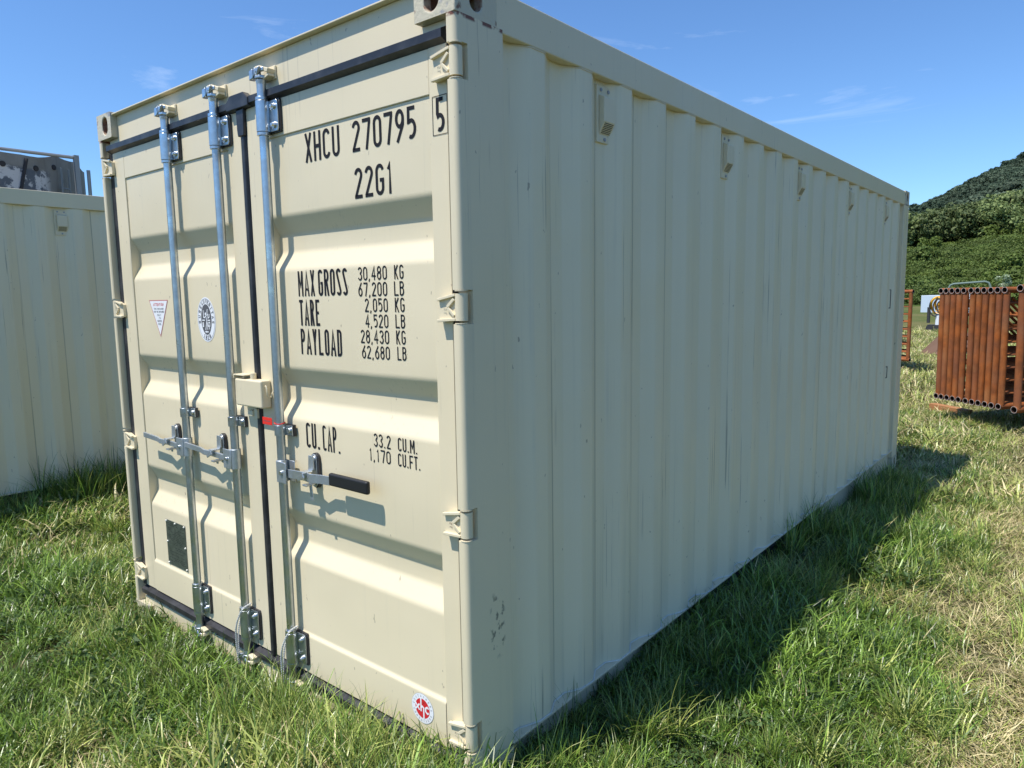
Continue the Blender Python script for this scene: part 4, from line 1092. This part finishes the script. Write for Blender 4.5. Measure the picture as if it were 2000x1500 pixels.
def leafy_mesh(name, mats, n, fn, size, seed, aspect=1.0, shade=None, quad=True):
    """leaf clumps: small bent quads scattered by fn(r) -> (point, outward normal)"""
    r = random.Random(seed); V, F, S = [], [], []
    for i in range(n):
        p, nn = fn(r); nn = Vector(nn) + Vector((r.gauss(0, .55), r.gauss(0, .55), r.gauss(0, .45))); nn.normalize()
        u = nn.orthogonal().normalized(); u = Matrix.Rotation(r.uniform(0, 6.28), 3, nn) @ u; v = nn.cross(u); s = size * r.uniform(.55, 1.35); k = len(V)
        P = Vector(p); b_ = nn * s * .22
        V += [tuple(P - u * s * .5 * aspect - v * s * .12), tuple(P - v * s * .5 - b_ ), tuple(P + u * s * .5 * aspect + v * s * .1), tuple(P + v * s * .5 - b_)]
        F.append((k, k + 1, k + 2, k + 3)); S += [r.random()] * 4
    me = bpy.data.meshes.new(name); me.from_pydata(V, [], F); me.update()
    for m in mats: me.materials.append(MATS[m])
    at = me.attributes.new('shade', 'FLOAT', 'POINT'); at.data.foreach_set('value', S)
    return me
def crown_fn(rx, rz, lumps, seed, base=.0):
    r0 = random.Random(seed); Ls = []
    for i in range(lumps):
        a = r0.uniform(0, 6.28); e = r0.uniform(-.35, 1.0); q = r0.uniform(.45, .8)
        Ls.append((Vector((math.cos(a) * rx * q * math.cos(e), math.sin(a) * rx * q * math.cos(e), base + rz * (.5 + .5 * math.sin(e)) * 1.0)), r0.uniform(.26, .46) * rx))
    def f(r):
        c, q = r.choice(Ls); d = Vector((r.gauss(0, 1), r.gauss(0, 1), r.gauss(0, 1) + .35)).normalized()
        k = r.uniform(.72, 1.05); return c + Vector((d.x * q * k, d.y * q * k, d.z * q * .75 * k)), d
    return f
def src(meshes):
    col = bpy.data.collections.new('sources'); 
    for i, me in enumerate(meshes):
        o = bpy.data.objects.new('%02d_%s' % (i, me.name), me); col.objects.link(o)
    return col
def scatter(name, pts, col, label=None):
    """pts: list of (x, y, z, index, rotx, roty, rotz, scale) -> one object instancing the sources"""
    me = bpy.data.meshes.new(name); me.from_pydata([p[:3] for p in pts], [], [])
    a = me.attributes.new('pick', 'INT', 'POINT'); a.data.foreach_set('value', [p[3] for p in pts])
    a = me.attributes.new('turn', 'FLOAT_VECTOR', 'POINT'); a.data.foreach_set('vector', [v for p in pts for v in p[4:7]])
    a = me.attributes.new('size', 'FLOAT', 'POINT'); a.data.foreach_set('value', [p[7] for p in pts])
    o = bpy.data.objects.new(name, me); C.objects.link(o)
    g = bpy.data.node_groups.new(name, 'GeometryNodeTree')
    g.interface.new_socket('Geometry', in_out='INPUT', socket_type='NodeSocketGeometry'); g.interface.new_socket('Geometry', in_out='OUTPUT', socket_type='NodeSocketGeometry')
    gi, go = g.nodes.new('NodeGroupInput'), g.nodes.new('NodeGroupOutput')
    ip = g.nodes.new('GeometryNodeInstanceOnPoints'); ci = g.nodes.new('GeometryNodeCollectionInfo')
    ci.inputs['Collection'].default_value = col; ci.inputs['Separate Children'].default_value = True; ci.inputs['Reset Children'].default_value = True
    def na(nm, t):
        x = g.nodes.new('GeometryNodeInputNamedAttribute'); x.data_type = t; x.inputs['Name'].default_value = nm; return x.outputs['Attribute']
    k = g.links.new
    k(gi.outputs[0], ip.inputs['Points']); k(ci.outputs[0], ip.inputs['Instance']); ip.inputs['Pick Instance'].default_value = True
    k(na('pick', 'INT'), ip.inputs['Instance Index']); k(na('turn', 'FLOAT_VECTOR'), ip.inputs['Rotation']); k(na('size', 'FLOAT'), ip.inputs['Scale'])
    k(ip.outputs[0], go.inputs[0])
    md = o.modifiers.new('scatter', 'NODES'); md.node_group = g
    tag(o, label, kind='stuff'); return o

# ---- grass
SRC = []
def add(me): SRC.append(me); return len(SRC) - 1
lawn = [add(blade_mesh('lawn', ['grass_green', 'grass_dry'], 40, .075, .06, .17, .0042, .0085, .15, 1.3, seed=i, extra=(.05, 1))) for i in range(5)]
lime = [add(blade_mesh('lime', ['grass_lime', 'grass_green'], 36, .075, .06, .17, .004, .0075, .2, 1.35, seed=20 + i, extra=(.25, 1))) for i in range(4)]
dry = [add(blade_mesh('dry', ['grass_dry', 'grass_lime'], 40, .085, .05, .16, .003, .0058, .6, 1.5, seed=40 + i, extra=(.30, 1))) for i in range(4)]
tall = [add(blade_mesh('tall', ['grass_green', 'grass_lime'], 26, .05, .16, .34, .004, .008, .05, .6, seg=6, seed=60 + i, extra=(.35, 1))) for i in range(4)]
tlime = [add(blade_mesh('talllime', ['grass_lime', 'grass_green'], 20, .03, .14, .30, .005, .009, .15, .95, seg=6, seed=70 + i, extra=(.2, 1))) for i in range(3)]
clov = [add(leafy_mesh('clover', ['clover_leaf'], 60, lambda r: ((r.gauss(0, .045), r.gauss(0, .045), r.uniform(.02, .075)), (0, 0, 1)), .020, 80 + i)) for i in range(3)]
stlk = [add(blade_mesh('stalk', ['stalk'], 5, .05, .20, .36, .002, .003, .05, .5, seg=5, seed=90 + i)) for i in range(2)]
big = [add(blade_mesh('bigtuft', ['grass_lime', 'grass_dry'], 110, .30, .07, .17, .008, .016, .3, 1.35, seg=3, seed=110 + i, extra=(.35, 1))) for i in range(3)]
bigd = [add(blade_mesh('bigdry', ['grass_dry', 'grass_lime'], 110, .30, .06, .15, .008, .016, .5, 1.4, seg=3, seed=120 + i, extra=(.35, 1))) for i in range(3)]
weed = [add(leafy_mesh('weed', ['clover_leaf'], 26, lambda r: ((r.gauss(0, .04), r.gauss(0, .04), r.uniform(.04, .17)), (r.gauss(0, .7), r.gauss(0, .7), .8)), .036, 130 + i, aspect=.4)) for i in range(2)]
def nz_(x, y, s, k): return noise.noise(Vector((x * s, y * s, k)))
def inside(x, y):
    if -2.47 < x < -.02 and .10 < y < 6.02: return True
    if -2.36 < x < -.10 and .02 < y < .11: return True
    if -7.63 < x < -5.20 and Y2 + .02 < y < Y2 + 6.05: return True
    return (x + 10.73) ** 2 + (y - 1.08) ** 2 < 3.4
gr = random.Random(11); pts = []
camx, camy = 1.43, -1.51
def in_view(x, y, pad=.25):
    dx, dy = x - camx, y - camy; f = (-.632 * dx + .7655 * dy); s = (.772 * dx + .635 * dy)
    return f > -.3 and abs(s) < f * (.76 + pad) + 1.2
def plant(x, y, far):
    d = nz_(x, y, .55, 2.0) + .5 * nz_(x, y, 1.7, 9.0) + .22 * nz_(x, y, 5, 4.0)
    # drier to the right of the large container and by the pipe gates
    dry_b = -.44 + (.92 * smooth(.45, 1.3, x) if y > -1.4 else 0) + .28 * smooth(3.5, 9, y) * (1 if x > -.5 else 0)
    dv = d + dry_b; rr = gr.random()
    shade = 0 < y < 6.4 and -.1 < x < .62
    if shade: dv -= .22
    if far: return gr.choice(bigd if dv > -.02 + .5 * (rr - .5) else big)
    if dv > .02 + .55 * (rr - .5): return gr.choice(dry)
    if rr < .11: return gr.choice(clov)
    if dv > -.22 + .45 * (gr.random() - .5): return gr.choice(lime)
    return gr.choice(lawn)
def put(x, y, k, sc): pts.append((x, y, ground_h(x, y) - .006, k, gr.gauss(0, .10), gr.gauss(0, .10), gr.uniform(0, 6.283), sc))
def zone(x0, x1, y0, y1, per, test, far=False, sc=(.8, 1.25)):
    for _ in range(int((x1 - x0) * (y1 - y0) * per)):
        x, y = gr.uniform(x0, x1), gr.uniform(y0, y1)
        if inside(x, y) or not in_view(x, y) or not test(math.hypot(x - camx, y - camy)): continue
        hv = 1 + .9 * nz_(x, y, .8, 6.0) + .35 * nz_(x, y, 3, 1.0)
        if y < 0 and x < .4: hv *= 1.18
        if x > .7: hv *= .78
        put(x, y, plant(x, y, far), gr.uniform(*sc) * max(.55, hv))
zone(-3.6, 3.8, -3, 3.2, 430, lambda d: d < 3.6)
zone(-8, 8, -3.5, 8, 230, lambda d: 3.6 <= d < 7)
zone(-8, 9, -3.5, 13, 34, lambda d: 5.6 <= d < 13, True, (.75, 1.15))
zone(-9, 9, 2, 14, 60, lambda d: 7 <= d < 12)
zone(-12, 10, 4, 34, 9, lambda d: 12 <= d < 34, True, (1.0, 1.5))
# taller clumps: along the doors, along the shaded side, against the left container
CL = [(.72, 1.62, 7, .85), (.95, 1.35, 6, .9), (.62, 2.9, 7, .9), (.30, .72, 6, .8), (.62, .55, 5, .7), (.78, 1.0, 6, .8), (.10, -.05, 5, .9), (-.10, -.30, 6, .95), (-1.0, -.18, 5, .9), (.35, .2, 5, .7), (-3.4, .7, 6, .9), (-4.2, .5, 7, 1.0), (-.5, -.5, 5, .8), (1.3, 2.5, 5, .8), (-1.7, -.5, 4, .7)]
def clump(x, y, n, rad, sc, kinds=None):
    for _ in range(n):
        a = gr.uniform(0, 6.28); q = rad * math.sqrt(gr.random()); X_, Y_ = x + q * math.cos(a), y + q * math.sin(a)
        if not inside(X_, Y_): put(X_, Y_, gr.choice(kinds or tall), sc * gr.uniform(.7, 1.2))
for _ in range(60): x = gr.uniform(-2.3, .25); clump(x, gr.uniform(-.30, -.06), 3, .10, .62 + .25 * (x > -1.3))
for _ in range(26): clump(gr.uniform(-1.0, .1), gr.uniform(-.38, -.10), 3, .12, .60)
for _ in range(8): clump(gr.uniform(-.25, .35), gr.uniform(-.30, .05), 2, .08, .70)
clump(.12, 3.35, 22, .22, 1.15); clump(.16, 3.0, 16, .25, .95); clump(.22, 4.6, 26, .30, 1.0); clump(.12, 5.2, 14, .22, .95); clump(.50, 3.6, 9, .14, 1.0); clump(.3, 2.3, 14, .3, .7)
for _ in range(120): clump(gr.uniform(.02, .4), gr.uniform(.1, 5.8), 2, .10, gr.uniform(.45, .75))
for x, y, n, sc in CL: clump(x, y, n, .09, sc, tlime)
for _ in range(70): clump(-5.12 + abs(gr.gauss(0, .12)), gr.uniform(-1.5, 3.4), 3, .12, .85)
for _ in range(26): clump(-4.98 + gr.uniform(-.08, .15), gr.uniform(.5, 2.0), 4, .12, gr.uniform(.9, 1.45))
for _ in range(150):
    x, y = gr.uniform(-4.5, 3), gr.uniform(-2.5, 9)
    if not inside(x, y): clump(x, y, gr.choice((1, 2, 3)), .07, gr.uniform(.45, .8), tall if gr.random() < .8 else stlk)
for _ in range(60): clump(gr.uniform(-2.3, .3), gr.uniform(-.35, -.05), 1, .03, .8, stlk)
for _ in range(26): clump(gr.uniform(-2.2, .5), gr.uniform(-.6, -.05), 1, .04, gr.uniform(.7, 1.2), weed)
for _ in range(40): clump(gr.uniform(.0, .6), gr.uniform(0, 3), 2, .1, gr.uniform(.6, .9), clov)
scatter('grass', pts, src(SRC))

# ---- woods on the hillside
SRC2 = [leafy_mesh('oak', ['oak_leaves'], 2600, crown_fn(4.2, 6.5, 24, 200 + i, 2.0), .50, 300 + i) for i in range(5)]
SRC2 += [leafy_mesh('fartree', ['far_haze_leaves'], 800, crown_fn(5.0, 6.5, 16, 220 + i, 1.5), 1.0, 320 + i) for i in range(4)]
SRC2 += [leafy_mesh('brush', ['brush_leaves'], 1300, crown_fn(1.9, 1.25, 30, 240 + i, .0), .20, 340 + i) for i in range(4)]
SRC2 += [leafy_mesh('olive', ['brush_leaves', ], 700, crown_fn(3.0, 3.6, 10, 250 + i, .6), .5, 350 + i) for i in range(2)]
col2 = src(SRC2); wr = random.Random(5)
def wedge(x, y, pad): return abs(x - (1.4 - .1355 * (y + 1.5)) - 4) < pad + y * .11
pts = []
for y in np.arange(380, 720, 6.5):
    for x in np.arange(-230, 190, 5.8):
        X_, Y_ = x + wr.uniform(-3, 3), y + wr.uniform(-4, 4)
        if wedge(X_, Y_, 40): pts.append((X_, Y_, hill_h(X_, Y_) - 1.5, 5 + wr.randrange(4), 0, 0, wr.uniform(0, 6.28), wr.uniform(.55, .95)))
for y in np.arange(186, 380, 7.5):
    for x in np.arange(-130, 130, 7.0):
        X_, Y_ = x + wr.uniform(-3, 3), y + wr.uniform(-3, 3)
        if wedge(X_, Y_, 28): pts.append((X_, Y_, hill_h(X_, Y_) - 1.5, 5 + wr.randrange(4), 0, 0, wr.uniform(0, 6.28), wr.uniform(.6, .95)))
scatter('far_woods', pts, col2)
pts = []
for y in np.arange(128, 186, 4.6):
    for x in np.arange(-75, 60, 4.8):
        X_, Y_ = x + wr.uniform(-2.2, 2.2), y + wr.uniform(-2, 2)
        if wedge(X_, Y_, 20): pts.append((X_, Y_, hill_h(X_, Y_) - 2.2, wr.randrange(5), 0, 0, wr.uniform(0, 6.28), wr.uniform(.62, 1.1)))
scatter('oak_woods', pts, col2)
pts = []
for y in np.arange(90, 132, 1.25):
    for x in np.arange(-45, 35, 1.4):
        X_, Y_ = x + wr.uniform(-.7, .7), y + wr.uniform(-.6, .6)
        if not wedge(X_, Y_, 12): continue
        k = 9 + wr.randrange(4); s = wr.uniform(.5, 1.15)
        if y < 97 and wr.random() < .5: s *= 1.35
        if wr.random() < .05: k = 13 + wr.randrange(2); s = wr.uniform(.4, .8)
        pts.append((X_, Y_, hill_h(X_, Y_) - .3, k, 0, 0, wr.uniform(0, 6.28), s))
scatter('hillside_brush', pts, col2)
# one small tree with pale blossom stands out at the foot of the slope
bt2 = empty('small_tree', (-6.5, 87.6, -.2)); tag(bt2, 'small pale flowering tree at the foot of the wooded hillside', 'tree')
MB().tube([(0, 0, -.3), (.1, .05, 1.0), (.05, .1, 2.6)], [.10, .07, .03], 7).build('trunk', 'bark', bt2, smooth=True)
for dx in (-.6, .65): MB().tube([(.06, .05, 1.1), (dx * .5, .1, 1.9), (dx, .05, 2.7)], [.05, .035, .015], 6).build('limb', 'bark', bt2, smooth=True)
me = leafy_mesh('crown', ['pale_leaves'], 420, crown_fn(1.0, 2.3, 7, 77, 1.1), .17, 78)
o = bpy.data.objects.new('crown', me); C.objects.link(o); o.parent = bt2
